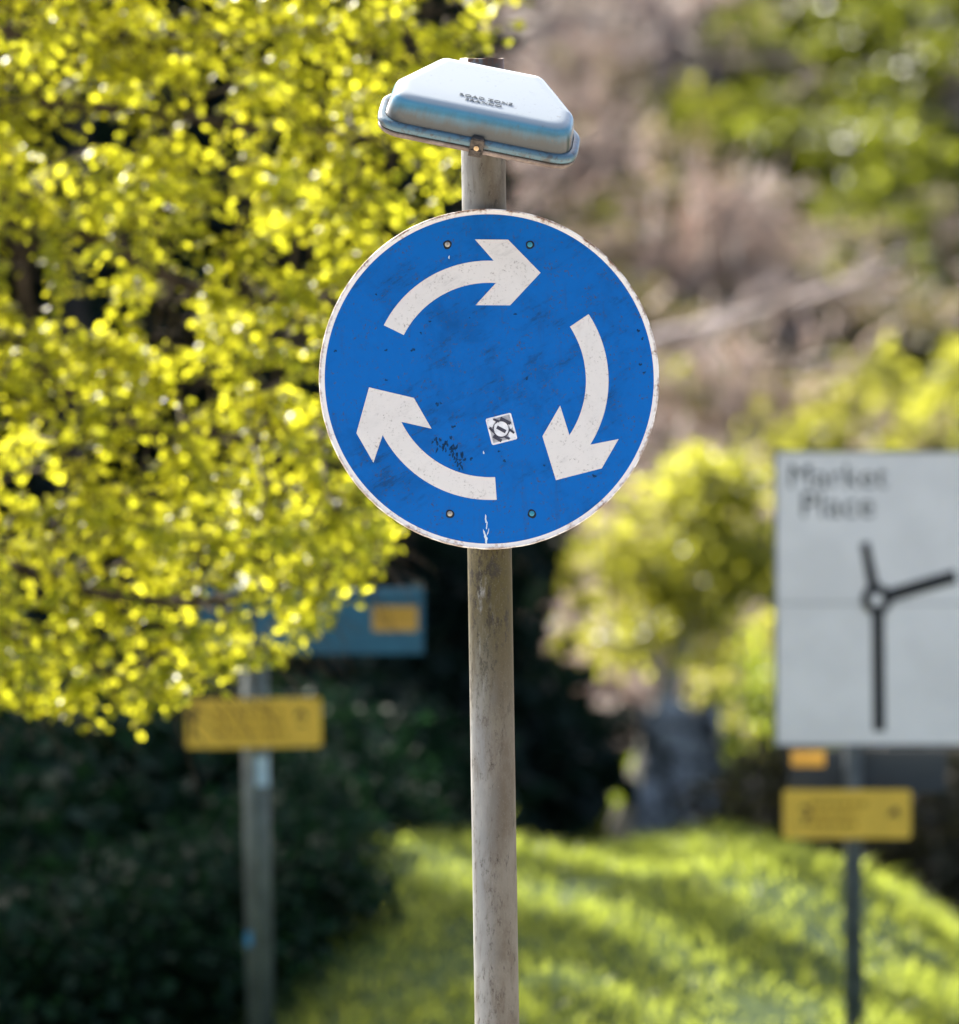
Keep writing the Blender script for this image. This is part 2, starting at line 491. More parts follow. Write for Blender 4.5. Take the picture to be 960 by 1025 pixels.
def build_ground():
    xs = np.concatenate([np.linspace(-320, -30, 16)[:-1], np.linspace(-30, -8, 18)[:-1], np.linspace(-8, 8, 81), np.linspace(8, 30, 18)[1:], np.linspace(30, 320, 16)[1:]])
    ys = np.concatenate([np.linspace(-260, -20, 14)[:-1], np.linspace(-20, 23, 12)[:-1], np.linspace(23, 50, 91)[:-1], np.linspace(50, 130, 55)[:-1], np.linspace(130, 520, 14)])
    X, Y = np.meshgrid(xs, ys)
    Z = ground_z(X, Y) + np.where(Y > 58, 0.25 * np.sin(X * 0.9 + Y * 0.5) + 0.2 * np.sin(X * 0.37 - Y * 0.8), 0) * sm(58, 66, Y)
    v = np.stack([X, Y, Z], -1).reshape(-1, 3)
    nx = len(xs); i = np.arange(len(ys) - 1)[:, None] * nx + np.arange(nx - 1)[None]
    loops = np.stack([i, i + 1, i + nx + 1, i + nx], -1).reshape(-1)
    o = link_mesh('ground', raw_mesh('ground', v, loops, 4), M['ground'], smooth=True)
    tag(o, kind='structure')
build_ground()

tag(MB().add([(-320, -40, .004), (320, -40, .004), (320, 12, .004), (-320, 12, .004)], [(0, 1, 2, 3)]).build('road', M['asphalt']), kind='structure')
tag(MB().box((0, 12.075, 0.05), (640, 0.15, 0.14)).build('kerb', M['kerbstone'], bevel=0.015), kind='structure')
tag(MB().box((0, 18.15, 0.04), (640, 12.0, 0.145)).build('pavement', M['paving']), kind='structure')
mk = MB()
for k in range(-8, 9):
    mk.add([(k * 6 - 1.5, 6.95, .008), (k * 6 + 1.5, 6.95, .008), (k * 6 + 1.5, 7.05, .008), (k * 6 - 1.5, 7.05, .008)], [(0, 1, 2, 3)])
tag(mk.build('road_markings', M['line']), kind='structure')

# ------------------------------------------------------------------ the roundabout sign
D0 = 20.0
PAVE = 0.1125
C0 = P(490.0, 379.2, D0)
MMP = 340.5 / 2
RS = 171.2 * K * D0            # outer radius, about 0.45 m
pp = lambda px: px * K * D0    # pixels on the sign -> metres

base = P(497.5, 1025, D0 + .08)
top = P(482.3, 58.5, D0 + .08)
lean = (top - base) / (top.z - base.z)
foot = base - lean * (base.z - PAVE)
sign = empty('roundabout_sign', (foot.x, foot.y, PAVE), 'round blue sign with three white circling arrows on a grey pole under a lamp', 'road sign')

# pole: a hollow tube
rp = 44.6 / 2 * K * D0
nb = 48
v = []; f = []
zs = list(np.linspace(PAVE, top.z, 30))
for z in zs:
    c = foot + lean * (z - PAVE)
    for j in range(nb):
        a = 2 * math.pi * j / nb
        jag = 0.0
        if z == zs[-1]:
            jag = 0.006 * math.sin(a) + 0.0015 * math.sin(5 * a + 1)
        v.append((c.x + rp * math.cos(a), c.y + rp * math.sin(a), z + jag))
for i in range(len(zs) - 1):
    for j in range(nb):
        f.append((i * nb + j, i * nb + (j + 1) % nb, (i + 1) * nb + (j + 1) % nb, (i + 1) * nb + j))
k0 = (len(zs) - 1) * nb; kk = len(v)
ct = foot + lean * (top.z - PAVE)
for (rr, dz) in ((rp - .005, 0.0), (rp - .005, -0.25)):
    for j in range(nb):
        a = 2 * math.pi * j / nb
        v.append((ct.x + rr * math.cos(a), ct.y + rr * math.sin(a), top.z + dz + 0.006 * math.sin(a)))
for j in range(nb):
    f.append((k0 + j, k0 + (j + 1) % nb, kk + (j + 1) % nb, kk + j))
    f.append((kk + j, kk + (j + 1) % nb, kk + nb + (j + 1) % nb, kk + nb + j))
f.append(tuple(kk + nb + j for j in range(nb)))
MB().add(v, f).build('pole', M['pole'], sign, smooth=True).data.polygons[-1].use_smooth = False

# sign plate and what is on it (local frame: x right, z up, -y towards the road)
plate_mtx = Matrix.Translation(C0) @ Matrix.Rotation(R(4.5), 4, 'Z')
def local(o):
    """give a mesh written in the plate's own frame its place"""
    o.matrix_basis = plate_mtx
    return o
def circ(r, n=128):
    return [(r * math.cos(2 * math.pi * i / n), r * math.sin(2 * math.pi * i / n)) for i in range(n)]
def ring(r0, r1, y, n=128):
    v = [(r * math.cos(2 * math.pi * i / n), y, r * math.sin(2 * math.pi * i / n)) for r in (r0, r1) for i in range(n)]
    return v, [(i, (i + 1) % n, n + (i + 1) % n, n + i) for i in range(n)]

plate_bm = MB().plate(circ(RS - .004), 0.0, 0.0035)
plate = local(plate_bm.build('sign_plate', M['strap'], sign))
bw = RS - pp(5.6)
face = MB().add([(x, -.0006, z) for x, z in circ(bw)], [tuple(range(128))])
def part_on_plate(mb, name, mat, smooth=False):
    o = mb.build(name, mat, None, smooth)
    o.parent = plate
    return o
part_on_plate(face, 'blue_face', M['blue'])
# rolled rim: profile revolved round the plate, its outer edge a little dented
prof = [(bw, -.0007), (RS - .006, -.0009), (RS - .0035, -.0022), (RS - .001, -.0018), (RS, .001), (RS, .011), (RS - .002, .012), (RS - .004, .009)]
nr = 256; v = []; f = []
for i in range(nr):
    a = 2 * math.pi * i / nr
    dent = 0.0009 * (math.sin(a * 37) * math.sin(a * 11 + 1) + 0.6 * math.sin(a * 83)) * (1.0 if -2.4 < (a if a < math.pi else a - 2 * math.pi) < 0.6 else .35)
    for (r, y) in prof:
        rr = r - max(0, dent) * (1 if r > RS - .003 else 0)
        v.append((rr * math.cos(a), y, rr * math.sin(a)))
n = len(prof)
for i in range(nr):
    for j in range(n - 1):
        f.append((i * n + j, i * n + j + 1, ((i + 1) % nr) * n + j + 1, ((i + 1) % nr) * n + j))
part_on_plate(MB().add(v, f), 'rim', M['rim'], True)

# arrow outline (pixels of the photograph, relative to the disc's centre)
cx, cy = 490.0, 379.2
ro, ri = 118.9, 96.6
def arc(r, a0, a1, n):
    return [(r * math.cos(R(a0 + (a1 - a0) * i / n)), r * math.sin(R(a0 + (a1 - a0) * i / n))) for i in range(n + 1)]
outer = arc(ro, 153.4, 88.0, 22)
inner = arc(ri, 86.2, 153.2, 22)
q = lambda x, y: (x - cx, cy - y)
arrow = outer + [q(475.3, 239), q(508.7, 239), q(541.4, 272.2), q(510.7, 305.2), q(475.9, 305.2)] + inner
for k in range(3):
    a = -R(120 * k)
    pts = [(pp(x * math.cos(a) - z * math.sin(a)), pp(x * math.sin(a) + z * math.cos(a))) for x, z in arrow]
    sx_, sz_ = ((0, 0), (.4, -1.6), (-1.4, -1.5))[k]
    if k:
        mx_ = (min(p_[0] for p_ in pts) + max(p_[0] for p_ in pts)) / 2; mz_ = (min(p_[1] for p_ in pts) + max(p_[1] for p_ in pts)) / 2
        pts = [(mx_ + (x - mx_) * 1.023 + pp(sx_), mz_ + (z - mz_) * 1.023 + pp(sz_)) for x, z in pts]
    mb = MB().plate(pts, -.0014, -.0007)
    part_on_plate(mb, 'arrow', M['white_sheet'])

def flat(pts_px, y, mat, name, thick=.0004):
    pts = [(pp(px - cx), pp(cy - py)) for px, py in pts_px]
    return MB().plate(pts, y - thick, y), name, mat
# rivets (dark dirt ring, domed head)
for k, (px, py, mt) in enumerate(((447.6, 244.3, 'rivet'), (530.7, 243.9, 'rivet_blue'), (450.2, 514.8, 'rivet'), (532.6, 514.3, 'rivet_blue'))):
    x, z = pp(px - cx), pp(cy - py)
    halo = [(x + pp(4.3) * math.cos(t) * (1 + .08 * math.sin(3 * t + k)), z + pp(4.6) * math.sin(t) * (1 + .1 * math.sin(2 * t + k)) - pp(.3)) for t in np.linspace(0, 2 * math.pi, 25)[:-1]]
    o = part_on_plate(MB().plate(halo, -.0011, -.0007), 'rivet', M['rivet_halo'])
    v = []; f = []
    rr = pp(2.7)
    rows = [(rr, 0), (rr * .92, .0012), (rr * .6, .0022), (rr * .25, .0026)]
    for (r, h) in rows:
        for j in range(16):
            v.append((x + r * math.cos(j * math.pi / 8), -.0011 - h, z + r * math.sin(j * math.pi / 8)))
    for i in range(3):
        for j in range(16):
            f.append((i * 16 + j, i * 16 + (j + 1) % 16, (i + 1) * 16 + (j + 1) % 16, (i + 1) * 16 + j))
    f.append(tuple(48 + j for j in range(16)))
    hd = MB().add(v, f)
    # the head joins the rivet's own mesh with a second material
    k0 = len(o.data.polygons)
    bm = bmesh.new(); bm.from_mesh(o.data)
    vs = [bm.verts.new(p) for p in hd.v]
    for ff in hd.f:
        nf_ = bm.faces.new([vs[i] for i in ff]); nf_.material_index = 1; nf_.smooth = True
    bmesh.ops.recalc_face_normals(bm, faces=bm.faces)
    bm.to_mesh(o.data); bm.free()
    o.data.materials.append(M[mt])

# sticker
st_c = [(485.8, 419.5), (511.4, 412.9), (518.1, 439.8), (492.6, 446.0)]
scx = sum(p[0] for p in st_c) / 4; scy = sum(p[1] for p in st_c) / 4
def sq(u, w):   # -1..1 across the sticker
    ax = ((st_c[1][0] - st_c[0][0]) / 2, (st_c[1][1] - st_c[0][1]) / 2)
    ay = ((st_c[3][0] - st_c[0][0]) / 2, (st_c[3][1] - st_c[0][1]) / 2)
    return (scx + ax[0] * u + ay[0] * w, scy + ax[1] * u + ay[1] * w)
def rrect(u0, w0, u1, w1, r, n=4):
    pts = []
    for (cx_, cy_, a0) in ((u1 - r, w0 + r, -90), (u1 - r, w1 - r, 0), (u0 + r, w1 - r, 90), (u0 + r, w0 + r, 180)):
        for i in range(n + 1):
            a = R(a0 + 90 * i / n); pts.append(sq(cx_ + r * math.cos(a), cy_ + r * math.sin(a)))
    return pts
stk = MB().plate([(pp(a - cx), pp(cy - b_)) for a, b_ in rrect(-1, -1, 1, 1, .14)], -.0013, -.0007)
stk_o = part_on_plate(stk, 'sticker', M['sticker_white'])
stk_o['label'] = 'small tilted square grey and white sticker'
def on_sticker(pts_uw, y, mat_i):
    pts = [(pp(a - cx), pp(cy - b_)) for a, b_ in (sq(u, w) for u, w in pts_uw)]
    return MB().plate(pts, y - .0003, y), mat_i
def bar(u0, w0, u1, w1, t):
    dx, dy = u1 - u0, w1 - w0; l = math.hypot(dx, dy); nx, ny = -dy / l * t, dx / l * t
    return [(u0 + nx, w0 + ny), (u1 + nx, w1 + ny), (u1 - nx, w1 - ny), (u0 - nx, w0 - ny)]
def disc(u, w, r, n=24):
    return [(u + r * math.cos(2 * math.pi * i / n), w + r * math.sin(2 * math.pi * i / n)) for i in range(n)]
pieces = [on_sticker([(-.86, -.88), (.86, -.88), (.86, .86), (-.86, .86)], -.00135, 1),
          on_sticker(disc(-.62, -.6, .30), -.0017, 0), on_sticker(disc(.66, .62, .28), -.0017, 0), on_sticker(disc(.68, -.02, .18), -.0017, 0),
          on_sticker(disc(-.02, .0, .66), -.0017, 2), on_sticker(disc(-.02, .0, .56), -.0021, 0),
          on_sticker(bar(-.30, -.22, .26, .28, .13), -.0025, 2),
          on_sticker(bar(.12, -.78, .78, -.22, .12), -.0025, 2), on_sticker(bar(-.74, .36, -.22, .86, .12), -.0025, 2),
          on_sticker(bar(-.42, -.84, -.02, -.56, .08), -.0025, 2), on_sticker(bar(-.86, -.3, -.62, .1, .09), -.0025, 2),
          on_sticker(bar(.56, .16, .86, .52, .08), -.0025, 2), on_sticker(bar(.1, .62, .42, .86, .09), -.0025, 2)]
bm = bmesh.new(); bm.from_mesh(stk_o.data)
for mb, mi in pieces:
    vs = [bm.verts.new(p) for p in mb.v]
    for ff in mb.f:
        bm.faces.new([vs[i] for i in ff]).material_index = mi
bmesh.ops.recalc_face_normals(bm, faces=bm.faces); bm.to_mesh(stk_o.data); bm.free()
stk_o.data.materials.append(M['sticker_grey']); stk_o.data.materials.append(M['sticker_dark'])

# mossy smear and dark dirt specks, pale drip: thin crusts on the face
def blobs(spec, name, mat, rng):
    mb = MB()
    for (px, py, rx, ry, rot) in spec:
        pts = []
        ph = rng.random(4) * 6.28
        for t in np.linspace(0, 2 * math.pi, 15)[:-1]:
            w = 1 + .28 * math.sin(2 * t + ph[0]) + .22 * math.sin(3 * t + ph[1]) + .15 * math.sin(5 * t + ph[2])
            a, c = rx * w * math.cos(t), ry * w * math.sin(t)
            cr, sr = math.cos(R(rot)), math.sin(R(rot))
            pts.append((pp(px + a * cr - c * sr - cx), pp(cy - (py + a * sr + c * cr))))
        mb.plate(pts, -.0010, -.0007)
    return part_on_plate(mb, name, mat)
rg = np.random.default_rng(3)
sp = []
for _ in range(34):
    t = rg.random()
    sp.append((437 + 24 * t + rg.normal(0, 2.5), 439 + 24 * t + rg.normal(0, 5), rg.uniform(.5, 1.5), rg.uniform(1.2, 4.0), rg.uniform(-20, 45)))
for px, py, r in ((413, 350.5, 1.6), (386, 351, 1.2), (335, 352, 1.3), (421, 333.5, 1.2), (453.5, 427.5, 1.5), (499.5, 452, 1.2), (505, 461.5, 1.3), (595.5, 476.5, 1.8), (545, 466, 1.0), (527.5, 378.3, 1.5), (471.5, 459.6, 1.4), (437.5, 405, 1.6), (441, 404, 1.0), (376, 295, 1.0), (430, 322, 1.2), (403, 322, .9), (516, 314, 1.1), (470, 318, .8), (464, 461, .9), (386, 381, 1.2), (640, 330, 1.4), (644, 338, 1.2), (642, 364, 1.5), (646, 372, 1.2)):
    sp.append((px, py, r, r * rg.uniform(.8, 1.4), rg.uniform(0, 90)))
blobs(sp, 'mossy_dirt', M['mossy_dirt'], rg)
blobs([(486.2, 520, .9, 3.6, 0), (487.2, 527, .7, 3, 8), (484.6, 533.5, .7, 3.2, -12), (488.6, 533, .6, 2.8, 12), (486.4, 540, 1.5, 4.5, 0), (449.2, 257.2, .8, 1.3, 0), (484, 453.5, .7, 1.4, 10)], 'stain', M['bird_lime'], rg)

# clips holding the plate to the pole
for dz in (pp(135), -pp(135)):
    p = foot + lean * (C0.z + dz - PAVE)
    mb = MB().tube([p + Vector((0, 0, -.02)), p + Vector((0, 0, .02))], rp + .004, 32, False)
    mb.box((C0.x, C0.y + .014, C0.z + dz), (.10, .020, .035))
    mb.build('pole_clip', M['strap'], sign)

# ------------------------------------------------------------------ the lamp over the sign
LW_F, LW_B, LD = 0.247, 0.142, 0.328
def ngon_offset(pts, d):
    n = len(pts); out_ = []
    lines = []
    for i in range(n):
        a = Vector(pts[i]); c = Vector(pts[(i + 1) % n]); t = (c - a).normalized()
        nrm = Vector((t.y, -t.x))       # outward for counter-clockwise
        lines.append((a + nrm * d, t))
    for i in range(n):
        p, t = lines[i - 1]; q_, u = lines[i]
        den = t.x * u.y - t.y * u.x
        s_ = ((q_.x - p.x) * u.y - (q_.y - p.y) * u.x) / den
        out_.append(p + t * s_)
    return out_
TRAP = [(-LW_F, -LD / 2), (LW_F, -LD / 2), (LW_F * .995, -LD / 2 + .13), (LW_B, LD / 2), (-LW_B, LD / 2), (-LW_F * .995, -LD / 2 + .13)]
RAD = [.085, .085, .06, .05, .05, .05]
def outline(d, ns=7):
    """rounded outline of the housing, offset by d, always the same number of points"""
    pts = ngon_offset(TRAP, d); n = len(pts); res = []
    for i in range(n):
        a, p, c = Vector(pts[i - 1]), Vector(pts[i]), Vector(pts[(i + 1) % n])
        u = (a - p).normalized(); w = (c - p).normalized()
        ang = u.angle(w); rad_ = max(.006, RAD[i] + d)
        t = min(rad_ / math.tan(ang / 2), .47 * min((a - p).length, (c - p).length))
        s_, e_ = p + u * t, p + w * t
        for k in range(ns + 1):
            k_ = k / ns
            res.append(s_ * (1 - k_) ** 2 + p * 2 * k_ * (1 - k_) + e_ * k_ ** 2)
    return res
def loft(profile, cap0=False, cap1=False):
    v = []; f = []; n = None
    for (d, z) in profile:
        o_ = outline(d); n = len(o_)
        v += [(p.x, p.y, z(p) if callable(z) else z) for p in o_]
    for i in range(len(profile) - 1):
        for j in range(n):
            f.append((i * n + j, i * n + (j + 1) % n, (i + 1) * n + (j + 1) % n, (i + 1) * n + j))
    if cap0: f.append(tuple(reversed(range(n))))
    if cap1: f.append(tuple((len(profile) - 1) * n + j for j in range(n)))
    return v, f
LROLL, LPITCH = 11.4, 31.0
L0 = P(482.5, 117.0, D0 - 0.17)
lamp_mtx = Matrix.Translation(L0) @ Euler((R(LPITCH), R(LROLL), 0), 'XYZ').to_matrix().to_4x4()
HZ = .085
v, f = loft([(.004, .010), (.002, .016), (-.001, .035), (-.003, HZ - .036), (-.0055, HZ - .023), (-.011, HZ - .012), (-.020, HZ - .004), (-.032, HZ - .0005), (-.046, HZ)], False, True)
lid = MB().add(v, f).build('sign_lamp', M['lamp'], None, True)
lid.parent = sign
lid.matrix_parent_inverse = world_of(sign).inverted()
lid.matrix_basis = lamp_mtx
lid['label'] = 'pale blue grey lamp housing tilted over the sign'
def on_lamp(mb, name, mat, smooth=True):
    o = mb.build(name, mat, None, smooth); o.parent = lid; return o
v, f = loft([(.0035, .0155), (.012, .0162), (.0185, .0135), (.021, .006), (.0205, -.001), (.018, -.005), (.008, -.005)])
on_lamp(MB().add(v, f), 'lamp_rim', M['lamp_rim'])
v, f = loft([(.012, -.0045), (.0165, -.0055), (.0165, -.0085), (.012, -.0095)])
on_lamp(MB().add(v, f), 'gasket', M['gasket'])
v, f = loft([(.0145, -.0092), (.0175, -.0105), (.017, -.017), (.011, -.024), (-.02, -.027)], False, True)
on_lamp(MB().add(v, f), 'lamp_tray', M['tray'])
fy = -LD / 2 - .021
mb = MB().box((.005, fy - .003, -.0035), (.037, .006, .050)).box((.005, fy + .006, .0225), (.030, .022, .004)).box((.005, fy - .0075, -.016), (.028, .004, .018))
o = mb.build('clip', M['clip'], None, False, bevel=.0018); o.parent = lid
mb = MB().tube([(.005, fy - .009, -.001), (.005, fy - .0105, -.001)], .0068, 20).tube([(.005, fy - .0104, -.001), (.005, fy - .0125, -.001)], .0042, 6)
on_lamp(mb, 'screw', M['brass'], False)
# arm to the pole
mb = MB().tube([(0.0, LD / 2 - .01, .02), (0.0, LD / 2 + .03, .015)], .016, 16)
on_lamp(mb, 'arm', M['lamp_rim'])

def text_mesh(body, size, name, mat, extrude=.0003, spacing=1.0, bold=0.0):
    cu = bpy.data.curves.new(name, 'FONT'); cu.body = body; cu.size = size; cu.extrude = extrude
    cu.align_x = 'CENTER'; cu.space_character = spacing; cu.offset = bold; cu.resolution_u = 3
    t = bpy.data.objects.new(name, cu); COL.objects.link(t)
    dg = bpy.context.evaluated_depsgraph_get(); dg.update()
    me = bpy.data.meshes.new_from_object(t.evaluated_get(dg)); me.name = name
    bpy.data.objects.remove(t); bpy.data.curves.remove(cu)
    me.materials.clear(); me.materials.append(mat)
    o = bpy.data.objects.new(name, me); COL.objects.link(o)
    return o
for body, yy, xo in (('ROAD ZONE', -.078, .003), ('FRANCO', -.101, -.001)):
    o = text_mesh(body, .0235, 'lettering', M['ink'], .0006, 1.06)
    o.parent = lid
    o.location = (xo, yy, HZ + .0018)
    o.scale = (1, .80, 1)

# ------------------------------------------------------------------ sign boards further back
def board(px0, py0, px1, py1, D, thick, name, mat, parent, rot=0.0, bevel=.004, dy=0.0, label=None):
    a, c = P(px0, py1, D), P(px1, py0, D)
    cen = (a + c) / 2
    mtx = Matrix.Translation((cen.x, D + dy, cen.z)) @ Matrix.Rotation(R(rot), 4, 'Y')
    o = MB().box((0, 0, 0), (c.x - a.x, thick, c.z - a.z), mtx).build(name, mat, parent, bevel=bevel)
    if label: o['label'] = label
    return o
def flat_px(pts, D, dy, thick, name, mat, parent):
    w = [P(px, py, D) for px, py in pts]
    return MB().plate([(p.x, p.z) for p in w], D + dy - thick, D + dy).build(name, mat, parent)
def barpx(x0, y0, x1, y1, w0, w1=None):
    w1 = w0 if w1 is None else w1
    l = math.hypot(x1 - x0, y1 - y0); nx, ny = -(y1 - y0) / l, (x1 - x0) / l
    return [(x0 + nx * w0 / 2, y0 + ny * w0 / 2), (x1 + nx * w1 / 2, y1 + ny * w1 / 2), (x1 - nx * w1 / 2, y1 - ny * w1 / 2), (x0 - nx * w0 / 2, y0 - ny * w0 / 2)]

# --- right: white map sign on two posts
DR = 33.0
bx = P(855, 1004, DR)
gz = float(ground_z(bx.x, DR + .06))
mapsign = empty('direction_sign', (bx.x, DR + .06, gz), 'large white sign with black junction map reading Market Place on a dark post', 'road sign')
rpost = 18.5 / 2 * K * DR
for px in (855, 1062):
    b0 = P(px, 1004, DR)
    tp = P(px - 1, 460, DR)
    g = float(ground_z(b0.x, DR + .06))
    MB().tube([(b0.x, DR + .06, g - .3), (tp.x, DR + .06, tp.z)], rpost, 20).build('post', M['post_dark'], mapsign, True)
panel = board(777.5, 452.5, 1140, 745.5, DR, .012, 'map_panel', M['map_white'], mapsign)
a, c = P(777.5, 745.5, DR), P(1140, 452.5, DR)
fr = MB()
fw = .009
fr.box(((a.x + c.x) / 2, DR, c.z + fw / 2 - .001), (c.x - a.x + 2 * fw, .022, fw)).box(((a.x + c.x) / 2, DR, a.z - fw / 2 + .001), (c.x - a.x + 2 * fw, .022, fw))
fr.box((a.x - fw / 2, DR, (a.z + c.z) / 2), (fw, .022, c.z - a.z - .002)).box((c.x + fw / 2, DR, (a.z + c.z) / 2), (fw, .022, c.z - a.z - .002))
fr.build('panel_frame', M['map_frame'], mapsign)
seam = P(778, 604, DR)
MB().box(((a.x + c.x) / 2, DR - .0072, seam.z), (c.x - a.x - .01, .0020, .004)).build('panel_seam', M['map_frame'], panel)
jm = MB()
def addpx(mb, pts, dy, th=.0015):
    w = [P(px, py, DR) for px, py in pts]
    mb.plate([(p.x, p.z) for p in w], DR + dy - th, DR + dy)
addpx(jm, barpx(878.6, 606, 880, 732, 12.5), -.0066)
addpx(jm, barpx(887, 597, 957, 576.5, 13.5), -.0082)
addpx(jm, barpx(875, 592, 865.5, 543, 11, 9), -.0098)
cpx, cpy = 877.5, 600
n = 40
outp = [(cpx + 15.5 * math.cos(2 * math.pi * i / n), cpy + 15.5 * math.sin(2 * math.pi * i / n)) for i in range(n)]
addpx(jm, outp, -.0114)
jm.build('junction_symbol', M['map_black'], panel)
flat_px([(cpx + 6.2 * math.cos(2 * math.pi * i / n), cpy + .5 + 6.2 * math.sin(2 * math.pi * i / n)) for i in range(n)], DR, -.0131, .0012, 'roundabout_island', M['map_white'], panel)
for body, px, py, wpx in (('Market', 838, 488, 98), ('Place', 838, 517.5, 72)):
    o = text_mesh(body, 1.0, 'lettering', M['map_black'], .0, 1.04, .0)
    w = max(v.co.x for v in o.data.vertices) - min(v.co.x for v in o.data.vertices)
    s_ = wpx * K * DR / w
    p = P(px, py, DR)
    o.parent = panel
    o.matrix_parent_inverse = world_of(panel).inverted()
    o.location = (p.x, DR - .0072, p.z); o.rotation_euler = (R(90), 0, 0); o.scale = (s_, s_ * 1.02, s_)
nav = board(791, 749, 949, 794, DR, .010, 'lower_panel', M['navy'], mapsign, dy=.125)
nav['label'] = 'dark navy lower panel'
flat_px([(793, 751), (827, 751), (827, 767), (793, 767)], DR, .1190, .002, 'yellow_patch', M['orange'], nav)

def yellow_sign(px0, py0, px1, py1, D, dy, rot, label, style):
    a, c = P(px0, py1, D), P(px1, py0, D); cen = (a + c) / 2
    w, h = c.x - a.x, c.z - a.z
    root = empty('diversion_sign', (cen.x, D + dy, a.z), label, 'sign', 'yellow diversion signs')
    mtx = Matrix.Translation((cen.x, D + dy, cen.z)) @ Matrix.Rotation(R(rot), 4, 'Y')
    def pl(pts, y0, th, name, mat):
        return MB().plate([(x * w / 2, z * h / 2) for x, z in pts], y0 - th, y0, mtx).build(name, mat, root)
    r = .05
    pts = []
    for (sx, sz, a0) in ((1, 1, 0), (-1, 1, 90), (-1, -1, 180), (1, -1, 270)):
        for i in range(5):
            t = R(a0 + 22.5 * i); pts.append((sx * (1 - r) + r * math.cos(t), sz * (1 - r * w / h) + r * w / h * math.sin(t)))
    pl(pts, .0, .004, 'sign_plate', M['yellow'])
    ip = [(x * .975, z * .93) for x, z in pts]
    # rows of print
    rows = MB()
    rg_ = np.random.default_rng(style + 5)
    for zr in (.42, -.02, -.46):
        x = -.58
        end = .50 if style == 0 else (.30 - .15 * (zr < 0))
        while x < end:
            wd = rg_.uniform(.05, .14)
            rows.plate([(x * w / 2, (zr - .10) * h / 2), (min(x + wd, end) * w / 2, (zr - .10) * h / 2), (min(x + wd, end) * w / 2, (zr + .12) * h / 2), (x * w / 2, (zr + .12) * h / 2)], -.0052, -.0042, mtx)
            x += wd + .03
    rows.build('lettering', M['ytext'], root)
    sy = MB()
    if style == 0:      # upright symbol with a dark head, and a small arched symbol
        for pts_ in ([(-.90 + .075 * math.cos(t), .38 + .26 * math.sin(t)) for t in np.linspace(0, 2 * math.pi, 17)[:-1]],):
            sy.plate([(x * w / 2, z * h / 2) for x, z in pts_], -.0052, -.0042, mtx)
        sy.plate([(x * w / 2, z * h / 2) for x, z in ((-.925, .14), (-.875, .14), (-.87, -.62), (-.93, -.62))], -.0052, -.0042, mtx)
        ar = [(.69 + .085 * math.cos(t), .18 + .34 * math.sin(t)) for t in np.linspace(0, math.pi, 11)] + [(.69 + .045 * math.cos(t), .18 + .14 * math.sin(t)) for t in np.linspace(math.pi, 0, 11)]
        sy.plate([(x * w / 2, z * h / 2) for x, z in ar], -.0052, -.0042, mtx)
        sy.plate([(x * w / 2, z * h / 2) for x, z in ((.61, -.06), (.77, -.06), (.77, -.14), (.61, -.14))], -.0052, -.0042, mtx)
    else:               # ring-like symbol and a slanted arrow
        ar = [(-.66 + .085 * math.cos(t), .08 + .30 * math.sin(t)) for t in np.linspace(-2.2, 2.6, 15)] + [(-.66 + .045 * math.cos(t), .08 + .15 * math.sin(t)) for t in np.linspace(2.6, -2.2, 15)]
        sy.plate([(x * w / 2, z * h / 2) for x, z in ar], -.0052, -.0042, mtx)
        sy.plate([(x * w / 2, z * h / 2) for x, z in ((-.70, -.28), (-.62, -.28), (-.62, -.40), (-.70, -.40))], -.0052, -.0042, mtx)
        sy.plate([(x * w / 2, z * h / 2) for x, z in ((.62, -.12), (.70, .22), (.80, .28), (.80, -.14), (.74, -.02))], -.0052, -.0042, mtx)
    sy.build('symbols', M['yink'], root)
    # strap to the post behind
    MB().box((0, .012, 0), (w * .34, .016, .02), mtx).build('strap', M['strap'], root)
    return root
yellow_sign(784, 790.5, 912, 839.5, DR, .0, 0, 'small yellow sign with faint print on the dark post below the white map sign', 1)

# --- left: post with teal board
DL = 33.0
b0 = P(260.5, 1025, DL); t0 = P(252, 575, DL)
ln = (t0 - b0) / (t0.z - b0.z)
g = float(ground_z(b0.x, DL + .08))
ft = b0 - ln * (b0.z - g)
fing = empty('finger_post', (ft.x, DL + .08, g), 'teal blue board on a greenish grey post, half hidden by the leafy tree', 'road sign')
MB().tube([Vector((ft.x, DL + .08, g)) - ln * .3, Vector((t0.x, DL + .08, t0.z))], 27 / 2 * K * DL, 24).build('post', M['post_grey'], fing, True)
tb = board(199, 589, 424, 655, DL, .012, 'sign_board', M['teal'], fing)
flat_px([(202, 599), (420, 599), (420, 604), (202, 604)], DL, -.0065, .0015, 'dividing_band', M['teal_dark'], tb)
yp = flat_px([(373, 607), (418, 607), (418, 632), (373, 632)], DL, -.0065, .002, 'yellow_patch', M['orange'], tb)
flat_px([(380, 614), (411, 614), (411, 618), (380, 618)], DL, -.0090, .001, 'lettering', M['ytext'], yp)
c_ = P(418, 586, DL)
MB().box((c_.x, DL + .01, c_.z), (.05, .02, .035)).build('bracket', M['post_grey'], fing)
p = P(262, 772, DL)
rpl = 27 / 2 * K * DL
def wrap(px, py, h, a0, a1, name, mat):
    v = []; f = []
    c_ = P(px, py, DL)
    zc = c_.z; xc = ft.x + ln.x * (zc - g)
    for k in (0, 1):
        for i in range(9):
            a = R(a0 + (a1 - a0) * i / 8)
            v.append((xc + (rpl + .0015) * math.sin(a), DL + .08 - (rpl + .0015) * math.cos(a), zc + (k - .5) * h))
    f = [(i, i + 1, 9 + i + 1, 9 + i) for i in range(8)]
    MB().add(v, f).build(name, mat, fing)
wrap(262, 772, .13, 0, 70, 'sticker', M['tape'])
wrap(262, 940, .06, -80, -30, 'sticker', M['tape_blue'])
